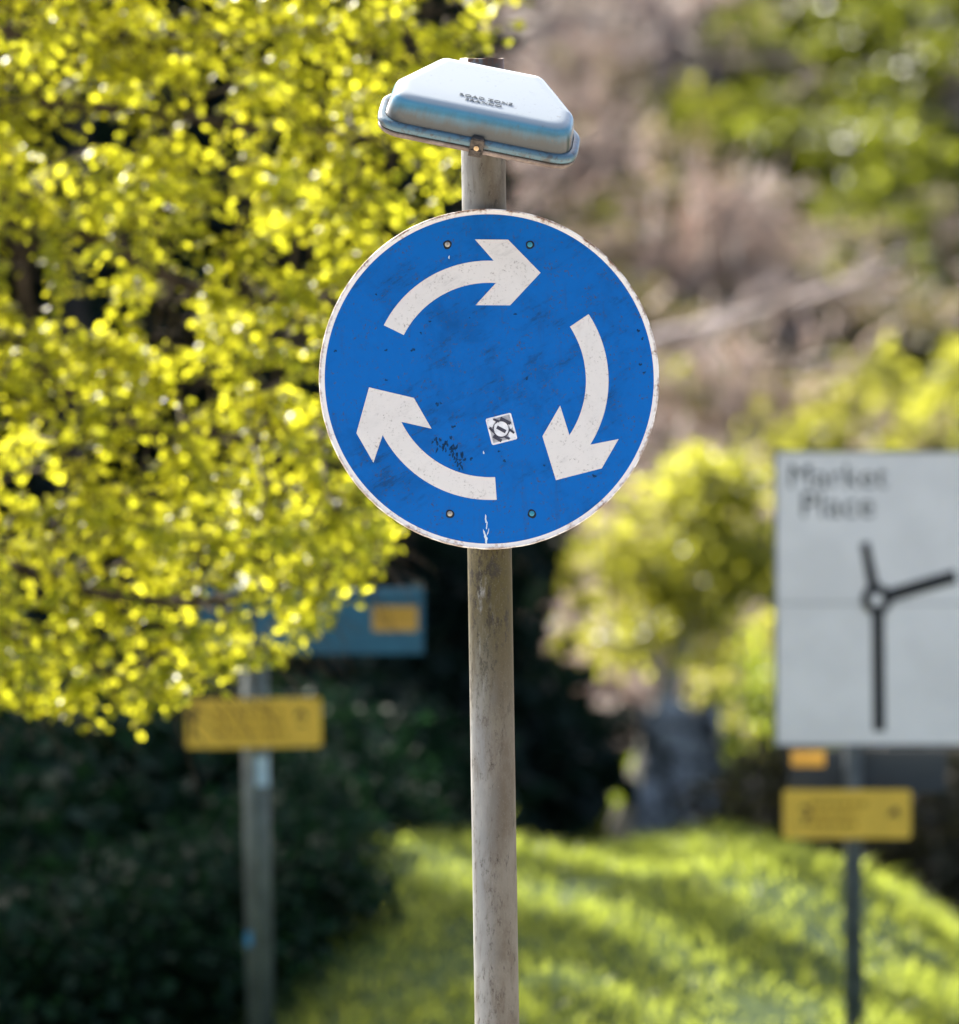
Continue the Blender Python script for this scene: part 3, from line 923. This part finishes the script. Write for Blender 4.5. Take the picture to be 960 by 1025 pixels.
yellow_sign(186, 699, 322, 748.5, DL, .0, -.7, 'wide yellow sign strapped to the greenish post below the teal board', 0)

# ------------------------------------------------------------------ the leafy tree on the left
POLY = [(560, -260), (528, -20), (512, 36), (472, 44), (462, 100), (462, 175), (440, 215), (400, 290), (395, 400), (408, 470), (398, 545), (352, 598), (306, 640), (282, 660), (240, 668), (196, 688), (160, 728), (92, 724), (40, 706), (-60, 716), (-420, 690), (-420, -260)]
GAPS = [(168, 318, 28, 34, .95), (24, 268, 22, 46, .9), (386, 153, 17, 17, .9), (345, 42, 10, 9, .85), (280, 258, 11, 13, .9), (268, 378, 20, 14, .9), (190, 388, 22, 13, .9), (214, 606, 18, 18, .92), (262, 628, 15, 20, .9), (300, 330, 10, 22, .85), (66, 402, 10, 8, .6), (120, 250, 10, 14, .7), (440, 8, 26, 14, .95), (410, 40, 12, 22, .8), (85, 170, 22, 12, .6), (330, 130, 12, 9, .8), (218, 120, 14, 9, .7), (235, 200, 15, 10, .7), (30, 480, 14, 10, .6), (110, 560, 22, 8, .6)]
def in_poly(px, py, poly):
    inside = np.zeros(len(px), bool)
    n = len(poly)
    for i in range(n):
        x0, y0 = poly[i]; x1, y1 = poly[(i + 1) % n]
        c_ = ((y0 > py) != (y1 > py)) & (px < (x1 - x0) * (py - y0) / (y1 - y0 + 1e-9) + x0)
        inside ^= c_
    return inside
DT = 28.3
def lime_tree():
    rng = np.random.default_rng(21)
    tr_base = P(-330, 1025, DT); zb = float(ground_z(tr_base.x, DT))
    root = empty('leafy_tree', (tr_base.x, DT, zb), 'tree with backlit yellow green young leaves hanging over the left of the view', 'tree')
    wood = MB()
    tx = tr_base.x
    wood.tube([(tx, DT, zb - .3), (tx + .02, DT, zb + .8), (tx - .05, DT + .05, zb + 2.2), (tx + .08, DT, zb + 3.6), (tx + .2, DT - .1, zb + 5.2), (tx + .2, DT, zb + 7.2)], [.24, .19, .17, .14, .10, .04], 12)
    limbs_px = [([(-320, 380), (-150, 260), (0, 200), (60, 222), (130, 256), (195, 288), (290, 300), (390, 290)], .038),
                ([(-320, 560), (-120, 570), (0, 566), (90, 592), (200, 604), (300, 580), (370, 545)], .030),
                ([(-310, 180), (-100, 60), (40, 30), (150, 42), (300, 32), (420, 60), (480, 30)], .032),
                ([(-320, 440), (-100, 350), (20, 340), (60, 385), (130, 425), (250, 440), (380, 470)], .034),
                ([(-310, 200), (-60, 180), (10, 225), (24, 290), (40, 380), (70, 470), (110, 600)], .036),
                ([(-320, 300), (-60, 120), (120, 110), (260, 130), (430, 140)], .028),
                ([(-320, 20), (-60, -60), (160, -60), (360, -40), (520, -30)], .03),
                ([(-320, 640), (-120, 650), (0, 640), (100, 670), (150, 700)], .022)]
    limb_pts = []
    for k, (px, r0) in enumerate(limbs_px):
        dep = [DT + (0.15 * math.sin(k * 2.1 + i) if i else 0) for i in range(len(px))]
        pts = [P(a, c, d) for (a, c), d in zip(px, dep)]
        fine = []
        for i in range(len(pts) - 1):
            for t in np.linspace(0, 1, 5)[:-1]:
                q0 = pts[max(i - 1, 0)]; q1 = pts[i]; q2 = pts[i + 1]; q3 = pts[min(i + 2, len(pts) - 1)]
                fine.append(0.5 * ((2 * q1) + (-q0 + q2) * t + (2 * q0 - 5 * q1 + 4 * q2 - q3) * t * t + (-q0 + 3 * q1 - 3 * q2 + q3) * t ** 3))
        fine.append(pts[-1])
        wood.tube(fine, list(np.linspace(r0 * 1.25, r0 * .3, len(fine))), 7)
        limb_pts += fine
    LP = np.array([tuple(p) for p in limb_pts])
    # clusters
    N = 1500
    cpx_ = rng.uniform(-330, 560, N); cpy_ = rng.uniform(-230, 730, N)
    inside = in_poly(cpx_, cpy_, POLY)
    cpx_, cpy_ = cpx_[inside], cpy_[inside]
    # thin out where the photograph is less dense, keep the rest
    cl = []
    for a, c in zip(cpx_, cpy_):
        if len(cl) >= 590: break
        d = DT + rng.normal(0, .55)
        p = P(a, c, d)
        if cl and min((p - q_).length for q_ in cl) < .13:
            continue
        cl.append(p)
    pos = []; ax = []; nr_ = []; ln_ = []
    for p in cl:
        pn = np.array(tuple(p))
        j = np.argmin(np.linalg.norm((LP - pn) * [1, .8, 1.1], axis=1))
        b0_ = LP[j]
        mid_ = (b0_ + pn) / 2 + rng.normal(0, .04, 3) + [0, 0, .04]
        wood.tube([b0_, mid_, pn], [.009, .006, .004], 4, False)
        for _ in range(int(rng.integers(5, 9))):
            dirv = rand_dirs(1, rng)[0]; dirv[2] = dirv[2] * .6 - .15
            dirv[0] += .25
            dirv /= np.linalg.norm(dirv)
            L = rng.uniform(.16, .34)
            tp = []
            for t in np.linspace(0, 1, 5):
                tp.append(pn + dirv * L * t + np.array([0, 0, -.16 * L * t * t * 2]))
            wood.tube(tp, [.003, .0026, .0022, .0018, .0012], 3, False)
            nl = int(rng.integers(9, 15))
            for i in range(nl):
                t = (i + .6) / nl
                q_ = pn + dirv * L * t + np.array([0, 0, -.32 * L * t * t])
                sd = np.cross(dirv, [0, 0, 1]); sd /= np.linalg.norm(sd) + 1e-6
                s_ = 1 if i % 2 else -1
                a_ = dirv * .5 + sd * s_ * .9 + rng.normal(0, .35, 3); a_[2] -= .45
                pos.append(q_); ax.append(a_); nr_.append(np.array([0, 0, 1]) + rng.normal(0, .65, 3)); ln_.append(rng.uniform(.026, .052))
    pos = np.array(pos); ax = np.array(ax); nr_ = np.array(nr_); ln_ = np.array(ln_)
    keep = np.ones(len(pos), bool)
    c_, s_ = math.cos(AX), math.sin(AX)
    fdep = c_ * pos[:, 1] + s_ * (pos[:, 2] - CAM_Z)
    qx = 480 + pos[:, 0] / fdep / K; qy = 512.5 - (-s_ * pos[:, 1] + c_ * (pos[:, 2] - CAM_Z)) / fdep / K
    keep &= in_poly(qx + rng.normal(0, 7, len(qx)), qy + rng.normal(0, 7, len(qx)), POLY)
    for (gx, gy, rx, ry, pr) in GAPS:
        e = ((qx - gx) / rx) ** 2 + ((qy - gy) / ry) ** 2
        keep &= ~((e < 1.15) & (rng.random(len(qx)) < pr))
    pos, ax, nr_, ln_ = pos[keep], ax[keep], nr_[keep], ln_[keep]
    print('lime leaves', len(pos), 'clusters', len(cl))
    wood.build('trunk', M['bark'], root, True, fix=False)
    link_mesh('crown', leaf_mesh('crown', pos, ax, nr_, ln_, ln_ * rng.uniform(.68, .95, len(ln_)), .16), M['leaf_lime'], root)
lime_tree()

# ------------------------------------------------------------------ other trees and shrubs
def proto_tree(name, label, cat, group, h, crown_r, crown_z0, leafm, barkm, seed, clumps=70, per=90, leaf=.16, clump_r=.55, trunk_r=.16, lean=(0, 0)):
    """tree in its own frame at the origin; crown from crown_z0 to h"""
    rng = np.random.default_rng(seed)
    root = empty(name, (0, 0, 0), label, cat, group)
    w = MB()
    pts = [(0, 0, -.4), (.03, 0, h * .15), (lean[0] * .3 + .06, lean[1] * .3, h * .4), (lean[0] * .7, lean[1] * .7 + .05, h * .7), (lean[0], lean[1], h * .95)]
    w.tube(pts, [trunk_r * 1.25, trunk_r, trunk_r * .8, trunk_r * .5, trunk_r * .12], 10)
    cs = []; rs = []
    for i in range(clumps):
        t = rng.random() ** .85
        z = crown_z0 + (h - crown_z0) * t
        prof = math.sin(math.pi * min(1, .18 + .80 * t)) ** .6
        rr = crown_r * prof * math.sqrt(rng.random()) * 1.0
        a = rng.random() * 2 * math.pi
        k = z / h
        cs.append((lean[0] * k + rr * math.cos(a), lean[1] * k + rr * math.sin(a), z)); rs.append(clump_r * rng.uniform(.6, 1.25))
        if i % 3 == 0:
            zz = max(.2 * h, z - .25 * rr - .2); kk_ = zz / h
            w.tube([(lean[0] * kk_, lean[1] * kk_, zz), (lean[0] * k * .5 + cs[-1][0] * .5, lean[1] * k * .5 + cs[-1][1] * .5, (zz + z) / 2 + .1), cs[-1]], [trunk_r * .3, trunk_r * .18, .008], 5, False)
    w.build('trunk', barkm, root, True, fix=False)
    link_mesh('crown', leaf_mesh('crown', *clump_leaves(cs, rs, per, leaf, rng)), leafm, root)
    return root

def proto_shrub(name, label, cat, group, h, r, leafm, barkm, seed, clumps=30, per=60, leaf=.12, clump_r=.35, stems=14):
    rng = np.random.default_rng(seed)
    root = empty(name, (0, 0, 0), label, cat, group)
    w = MB(); cs = []; rs = []
    for i in range(clumps):
        d = rand_dirs(1, rng)[0]; d[2] = abs(d[2])
        rr = rng.random() ** .4
        c_ = np.array([d[0] * r * rr, d[1] * r * rr, .15 * h + d[2] * h * .8 * rr])
        cs.append(tuple(c_)); rs.append(clump_r * rng.uniform(.6, 1.3))
        if i < stems:
            w.tube([(c_[0] * .12, c_[1] * .12, -.2), (c_[0] * .4, c_[1] * .4, c_[2] * .55), tuple(c_)], [.03, .018, .008], 5, False)
    w.build('stems', barkm, root, True, fix=False)
    link_mesh('foliage', leaf_mesh('foliage', *clump_leaves(cs, rs, per, leaf, rng)), leafm, root)
    return root

def proto_bare(name, label, group, h, r, seed, twigs=420):
    """leafless bush: arching stems and a haze of fine twigs"""
    rng = np.random.default_rng(seed)
    V = []; F = []
    def stick(p0, p1, p2, w0, w1):
        # triangular tube through three points
        k = len(V)
        for p, w_ in ((p0, w0), (p1, (w0 + w1) / 2), (p2, w1)):
            t = p2 - p0; t = t / np.linalg.norm(t)
            a = np.cross(t, [.3, .8, .2]); a /= np.linalg.norm(a); c_ = np.cross(t, a)
            for j in range(3):
                th = 2.094 * j
                V.append(p + (a * math.cos(th) + c_ * math.sin(th)) * w_)
        for i in range(2):
            for j in range(3):
                F.append((k + i * 3 + j, k + i * 3 + (j + 1) % 3, k + i * 3 + 3 + (j + 1) % 3, k + i * 3 + 3 + j))
    ends = []
    for _ in range(34):
        d = rand_dirs(1, rng)[0]; d[2] = abs(d[2]) + .25
        p0 = np.array([rng.normal(0, .12), rng.normal(0, .12), -.15])
        p2 = np.array([d[0] * r, d[1] * r, min(1.0, d[2]) * h]) * rng.uniform(.7, 1.0)
        p1 = (p0 + p2) / 2 + np.array([-d[0] * .15 * r, -d[1] * .15 * r, .22 * h])
        stick(p0, p1, p2, .030, .010)
        for t in rng.random(int(twigs / 34)):
            b_ = (1 - t) ** 2 * p0 + 2 * t * (1 - t) * p1 + t * t * p2
            ends.append((b_, p2 - p0))
    for b_, ax_ in ends:
        L = rng.uniform(.25, .7) * h * .5
        dv = unit(rand_dirs(1, rng)[0] * .9 + unit(np.asarray(ax_)) * .7 + np.array([0, 0, .1]))
        stick(b_, b_ + dv * L * .5 + rng.normal(0, .04, 3), b_ + dv * L + rng.normal(0, .08, 3) - [0, 0, .08], .018, .008)
    me = raw_mesh(name, np.array(V), np.array(F).ravel(), 4)
    o = link_mesh(name, me, M['twig'])
    return tag(o, label, 'shrub', group)

def place(o, x, y, rz=0, sc=1.0, dz=0.0):
    o.location = (x, y, float(ground_z(x, y)) + dz); o.rotation_euler = (0, 0, rz); o.scale = (sc,) * 3
    return o
def put(proto, used, px, py_foot, D, rz, sc, dz=0.0, **kw):
    p = P(px, py_foot, D)
    loc = (p.x, D, float(ground_z(p.x, D)) + dz)
    if proto.name not in used:
        used.add(proto.name); proto.location = loc; proto.rotation_euler = (0, 0, rz); proto.scale = (sc,) * 3
        if kw.get('label'): proto['label'] = kw['label']
        return proto
    return copy_thing(proto, loc, rz, sc, **kw)
USED = set()
rngp = np.random.default_rng(5)

# --- dark evergreens behind the leafy tree, their shaded side to the road
EV_L, EV_G = 'tall dark evergreen standing in deep shade behind the leafy tree, or added unseen to shade the bank', 'dark evergreens behind the leafy tree, some added unseen to shade the bank'
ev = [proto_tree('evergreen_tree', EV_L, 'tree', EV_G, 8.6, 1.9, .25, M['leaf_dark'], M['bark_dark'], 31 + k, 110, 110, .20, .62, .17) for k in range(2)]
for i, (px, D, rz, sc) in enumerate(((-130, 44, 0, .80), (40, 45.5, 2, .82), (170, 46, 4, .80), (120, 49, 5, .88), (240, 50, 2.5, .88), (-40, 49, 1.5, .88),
                                      (-890, 44, 2.2, 1.40), (-1080, 45, 3.1, 1.5), (-1130, 44, 5.0, 1.5), (-1400, 43, .4, 1.5))):  # this row: tall unseen evergreens added to shade the left of the bank
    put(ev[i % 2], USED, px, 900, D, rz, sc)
NL, NG = 'narrow dark evergreen rising behind the blue sign', 'narrow evergreens behind the blue sign'
nv = proto_tree('narrow_evergreen', NL, 'tree', NG, 7.6, .95, .2, M['leaf_dark'], M['bark_dark'], 35, 80, 110, .17, .48, .13)
for px, D, rz, sc in ((280, 46, 0, 1.0), (345, 47, 2, .98), (320, 50, 4, 1.08), (500, 53, 1, .48)):
    put(nv, USED, px, 900, D, rz, sc)
SL, SG = 'slender bare stemmed tree added out of view to cast shade on the bank', 'unseen slender trees casting bars of shade on the bank'
sv = proto_tree('slender_shade_tree', SL, 'tree', SG, 10.5, .05, 2.6, M['leaf_dark'], M['bark_dark'], 36, 40, 60, .10, .17, .11)  # unseen trees, shaped to throw bars of shade over the grass
for px, D, rz, sc in ((-440, 42.5, 0, 1.0), (-318, 43.0, 2, 1.0), (-190, 42.2, 4, .97), (-58, 42.8, 1, .95), (70, 42.4, 5, .95)):
    put(sv, USED, px, 900, D, rz, sc)
# --- low dark laurel hedge in front of them
HL, HG = 'low dark laurel bush in the shade under the evergreens', 'dark laurel bushes at the foot of the evergreens'
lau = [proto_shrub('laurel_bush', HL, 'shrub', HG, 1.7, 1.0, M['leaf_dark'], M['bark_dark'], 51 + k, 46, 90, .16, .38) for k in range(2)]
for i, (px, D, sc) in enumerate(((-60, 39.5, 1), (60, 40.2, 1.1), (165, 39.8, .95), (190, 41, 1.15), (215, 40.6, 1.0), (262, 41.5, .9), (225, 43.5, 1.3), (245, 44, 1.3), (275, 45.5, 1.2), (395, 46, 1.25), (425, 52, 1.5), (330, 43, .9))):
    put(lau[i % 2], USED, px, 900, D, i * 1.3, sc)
# --- green shrubs low on the left, just catching some light
GL, GG = 'dark green bush low on the left below the leafy tree', 'green bushes low on the left'
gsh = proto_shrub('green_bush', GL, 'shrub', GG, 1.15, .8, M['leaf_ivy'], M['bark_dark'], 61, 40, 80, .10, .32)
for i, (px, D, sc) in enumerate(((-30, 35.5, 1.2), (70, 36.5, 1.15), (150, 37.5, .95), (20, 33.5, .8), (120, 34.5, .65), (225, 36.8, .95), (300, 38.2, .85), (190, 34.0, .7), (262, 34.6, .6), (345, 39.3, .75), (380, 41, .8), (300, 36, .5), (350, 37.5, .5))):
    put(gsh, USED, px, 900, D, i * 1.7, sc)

# --- the yellow-green tree beyond the bank, with a grey trunk
yt = proto_tree('small_tree', 'small yellow green tree with a bare grey trunk behind the grassy bank', 'tree', None, 2.85, .80, 1.75, M['leaf_yel'], M['bark_grey'], 71, 46, 80, .085, .34, .11, (.72, .0))
p = P(614, 830, 50); yt.location = (p.x, 50, float(ground_z(p.x, 50)))
yb = proto_shrub('yellow_bush', 'bright yellow green bush beside the white map sign', 'shrub', None, 3.0, .85, M['leaf_yel'], M['bark'], 73, 60, 80, .09, .38)
p = P(775, 800, 55); yb.location = (p.x, 55, float(ground_z(p.x, 55)))
mb_ = proto_shrub('round_bush', 'mid green round bush low behind the post of the map sign', 'shrub', None, 2.0, 1.0, M['leaf_fresh'], M['bark'], 75, 40, 80, .09, .36)
p = P(770, 800, 50.5); mb_.location = (p.x, 50.5, float(ground_z(p.x, 50.5)))
# --- stone wall end, blue grey
def stone_wall():
    x0, x1 = P(640, 800, 49).x, P(724, 800, 49).x
    zb = float(ground_z((x0 + x1) / 2, 49)) - .2
    ztop = P(680, 705, 49).z
    bm = bmesh.new()
    nx, nz, ny = 12, 14, 5
    rng = np.random.default_rng(2)
    grid = {}
    bmesh.ops.create_cube(bm, size=1)
    bmesh.ops.subdivide_edges(bm, edges=bm.edges[:], cuts=9, use_grid_fill=True)
    for v_ in bm.verts:
        t = v_.co.z + .5
        wob = .05 * math.sin(9 * v_.co.x + 7 * t) + .04 * math.sin(17 * v_.co.z + 5 * v_.co.y) + rng.normal(0, .012)
        topcut = 1 - .10 * max(0, v_.co.x - .1) - .04 * math.sin(13 * v_.co.x)
        v_.co = Vector(((x0 + x1) / 2 + v_.co.x * (x1 - x0) * (1 + .12 * (1 - t)) + wob * .5, 49.2 + v_.co.y * .55 + wob, zb + t * (ztop - zb) * topcut))
    me = bpy.data.meshes.new('stone_wall'); bm.to_mesh(me); bm.free()
    o = link_mesh('stone_wall', me, M['stone'])
    tag(o, 'short blue grey rough stone wall end beyond the grassy bank', 'wall')
stone_wall()
ivy = proto_shrub('ivy_bush', 'dark ivy bush growing left of the grey trunk', 'shrub', None, 1.3, .5, M['leaf_ivy'], M['bark_dark'], 77, 34, 70, .09, .28)
p = P(515, 800, 48.5); ivy.location = (p.x, 48.5, float(ground_z(p.x, 48.5)))

# --- brownish hedge at the right under the map sign
BL, BG = 'dull brownish green hedge bush at the right edge below the map sign', 'brownish hedge bushes at the right edge'
bh = proto_shrub('hedge_bush', BL, 'shrub', BG, 1.75, .85, M['leaf_brown'], M['bark'], 81, 44, 70, .10, .34)
for i, (px, D, sc) in enumerate(((850, 46, .95), (925, 45, 1.0), (1000, 44, 1.05), (890, 48, 1.15), (965, 48, 1.15), (800, 47, .85))):
    put(bh, USED, px, 850, D, i * 1.1, sc)

# --- hillside: bare brush
WL, WG = 'leafless pinkish grey twiggy shrub on the steep hillside', 'leafless shrubs on the hillside'
bare = [proto_bare('bare_shrub', WL, WG, 1.5, 1.25, 90 + k) for k in range(4)]
spots = []
for D in np.arange(62, 116, 3.0):
    half = 5.0 * D / 80
    x = -1.5
    while x < half + 1.0:
        spots.append((x + rngp.normal(0, .35), D + rngp.normal(0, .8)))
        x += 1.35
for i, (x, D) in enumerate(spots):
    pr = bare[i % 4]
    sc = rngp.uniform(.8, 1.35)
    loc = (x, D, float(ground_z(x, D)) + .1)
    if pr.name not in USED:
        USED.add(pr.name); pr.location = loc; pr.rotation_euler = (0, 0, rngp.random() * 6.28); pr.scale = (sc,) * 3
    else:
        copy_thing(pr, loc, rngp.random() * 6.28, sc)
print('bare shrubs', len(spots))

# --- leafy patches on the hillside
PL, PG = 'small olive green shrub among the bare brush of the hillside', 'olive shrubs among the bare brush'
ol = proto_shrub('olive_shrub', PL, 'shrub', PG, 1.1, .8, M['leaf_olive'], M['bark'], 101, 24, 50, .13, .34)
YL, YG = 'small fresh yellow green shrub on the hillside', 'yellow green shrubs on the hillside'
yl = proto_shrub('fresh_shrub', YL, 'shrub', YG, 1.1, .75, M['leaf_yel'], M['bark'], 102, 22, 46, .14, .30)
DLb, DG = 'dark green shrub in the upper right of the hillside', 'dark green shrubs of the hillside'
dk = proto_shrub('dark_shrub', DLb, 'shrub', DG, 1.4, .95, M['leaf_mid'], M['bark'], 103, 30, 60, .14, .36)
def hill_put(proto, px, py, sc, near=.8):
    # walk along the sight line of that pixel to where it meets the hillside
    for D in np.arange(50, 140, .25):
        p = P(px, py, D)
        if p.z < float(ground_z(p.x, D)) + .55 * sc:
            break
    put(proto, USED, px, py, D - near, rngp.random() * 6.28, sc)
for px, py, sc in ((690, 150, .9), (640, 90, .8), (700, 195, .8), (585, 250, .8), (640, 300, .8), (760, 230, .8), (850, 330, .9), (720, 330, .7), (930, 330, .9), (600, 40, .7), (690, 400, .8), (560, 130, .7), (890, 400, .9), (760, 395, .8)):
    hill_put(ol, px, py, sc)
for px, py, sc in ((665, 88, .55), (690, 110, .6), (830, 195, .55), (825, 245, .5), (870, 235, .5), (925, 235, .5), (800, 430, .8), (735, 480, .8), (905, 105, .6), (930, 40, .5), (875, 70, .55), (800, 60, .5), (770, 100, .5), (940, 385, 1.0), (960, 420, 1.0), (920, 440, .9), (700, 310, .5), (650, 365, .5), (800, 330, .4)):
    hill_put(yl, px, py, sc * 1.5, 1.2)
for px, py, sc in ((700, 140, .8), (740, 160, .9), (790, 60, 1.2), (850, 40, 1.3), (910, 60, 1.3), (960, 90, 1.3), (830, 130, 1.2), (890, 160, 1.2), (950, 200, 1.2), (780, 150, 1.0), (820, 210, .9), (880, 230, .9), (700, 250, .6), (770, 270, .7), (1000, 20, 1.3), (740, 20, 1.0), (850, -10, 1.2), (930, -20, 1.3), (960, 300, .8), (905, 250, .9), (950, 280, .9), (930, 335, .75), (868, 290, .55), (965, 360, .8), (735, 95, .7), (660, 190, .5)):
    hill_put(dk, px, py, sc)

for px, py, sc in ((530, 192, .55), (508, 180, .5), (560, 205, .35), (850, 472, .5), (905, 470, .55), (955, 474, .5)):
    hill_put(dk, px, py, sc, .8)

rr_ = np.random.default_rng(17)
for k in range(46):
    px, py = rr_.uniform(560, 990), rr_.uniform(20, 440)
    if k % 3 == 0: px = rr_.uniform(860, 990)
    hill_put((yl, ol, yl)[k % 3], px, py, rr_.uniform(.4, .75), 1.0)

# --- pale fallen branch lying over the brush
def fallen_branch():
    D = 72
    mb = MB()
    def g(pxs, r0, r1):
        pts = [P(a, c, D + d) for a, c, d in pxs]
        mb.tube(pts, list(np.linspace(r0, r1, len(pts))), 8)
    g([(610, 352, 0), (690, 332, .2), (760, 314, .1), (820, 296, 0), (880, 272, -.2), (905, 250, -.3)], .085, .03)
    g([(760, 314, .1), (800, 290, -.1), (850, 240, -.4)], .04, .012)
    g([(690, 332, .2), (730, 310, .5), (790, 270, .7)], .035, .012)
    g([(820, 296, 0), (880, 296, .3), (940, 285, .4)], .035, .012)
    g([(730, 322, .1), (700, 350, -.3), (660, 372, -.5)], .03, .012)
    o = mb.build('fallen_branch', M['bark_pale'], None, True, fix=False)
    tag(o, 'long pale dead branch slanting across the hillside brush', 'branch')
fallen_branch()

# ------------------------------------------------------------------ grass of the bank
def grass():
    rng = np.random.default_rng(12)
    N = 130000
    x = rng.uniform(-5.2, 4.6, N); y = 27.0 + 15.5 * rng.random(N)
    dens = .55 + .45 * np.sin(x * 2.3 + y * 1.1) * np.sin(y * 1.7 - x)
    k = rng.random(N) < dens + .35
    x, y = x[k], y[k]; n = len(x)
    z = ground_z(x, y) - .01
    h = rng.uniform(.035, .115, n) * (1 + .45 * np.sin(x * 3.1 + y * .7) * np.sin(y * 2.3 - x * 1.9) + .3 * np.sin(x * 7.3 + 2 * np.sin(y * 3.1))) * np.where(rng.random(n) < .01, 1.6, 1)
    d = rng.normal(size=(n, 3)) * .42; d[:, 2] = 1
    d = unit(d)
    s_ = unit(np.cross(d, rand_dirs(n, rng)))
    w = rng.uniform(.004, .009, n)[:, None]
    p0 = np.stack([x, y, z], 1)
    bend = rng.normal(size=(n, 3)) * .28; bend[:, 2] = -.12
    p1 = p0 + d * h[:, None] * .55
    p2 = p0 + d * h[:, None] + bend * h[:, None]
    V = np.stack([p0 - s_ * w, p0 + s_ * w, p1 + s_ * w * .8, p1 - s_ * w * .8, p2 + s_ * w * .15, p2 - s_ * w * .15], 1).reshape(-1, 3)
    f = np.array([[0, 1, 2, 3], [3, 2, 4, 5]])
    loops = (f[None] + (np.arange(n) * 6)[:, None, None]).reshape(-1)
    o = link_mesh('grass', raw_mesh('grass', V, loops, 4), M['grass'])
    tag(o, 'long green grass covering the bank', 'grass', kind='stuff')
grass()

# ------------------------------------------------------------------ light
SUN_AZ, SUN_EL = 33.0, 43.0      # degrees left of the view direction; height
ce = math.cos(R(SUN_EL))
to_sun = Vector((-math.sin(R(SUN_AZ)) * ce, math.cos(R(SUN_AZ)) * ce, math.sin(R(SUN_EL))))
sl = bpy.data.lights.new('sun', 'SUN'); sl.energy = 5.0; sl.angle = R(.53); sl.color = (1, .94, .84)
so = bpy.data.objects.new('sun', sl); COL.objects.link(so)
so.rotation_euler = to_sun.to_track_quat('Z', 'Y').to_euler()
so.location = (0, 0, 40)
w = bpy.data.worlds.new('World'); S.world = w; w.use_nodes = True
nt = w.node_tree; nt.nodes.clear()
bg = nt.nodes.new('ShaderNodeBackground'); ow = nt.nodes.new('ShaderNodeOutputWorld')
sky = nt.nodes.new('ShaderNodeTexSky'); sky.sky_type = 'NISHITA'; sky.sun_disc = False
sky.sun_elevation = R(SUN_EL); sky.sun_rotation = R(-SUN_AZ); sky.air_density = 0.8; sky.dust_density = 5.0; sky.ozone_density = 0.6
bg.inputs[1].default_value = .13
nt.links.new(sky.outputs[0], bg.inputs[0]); nt.links.new(bg.outputs[0], ow.inputs[0])

# ------------------------------------------------------------------ camera
cam = bpy.data.cameras.new('camera'); co_ = bpy.data.objects.new('camera', cam); COL.objects.link(co_)
co_.location = (0, 0, CAM_Z)
co_.rotation_euler = (R(90) + AX, 0, 0)
cam.sensor_fit = 'HORIZONTAL'; cam.sensor_width = 24.0
cam.lens = 24.0 / (960 * K)
cam.clip_start = .5; cam.clip_end = 2000
cam.dof.use_dof = True; cam.dof.focus_distance = 20.03 ; cam.dof.aperture_fstop = 1.95
S.camera = co_
S.view_settings.view_transform = 'Standard'; S.view_settings.look = 'None'
S.view_settings.exposure = 1.8; S.view_settings.gamma = 1.0
S.render.engine = 'CYCLES'
S.cycles.use_denoising = True
S.cycles.max_bounces = 6; S.cycles.transmission_bounces = 4; S.cycles.diffuse_bounces = 3; S.cycles.glossy_bounces = 2
S.cycles.sample_clamp_indirect = 6.0
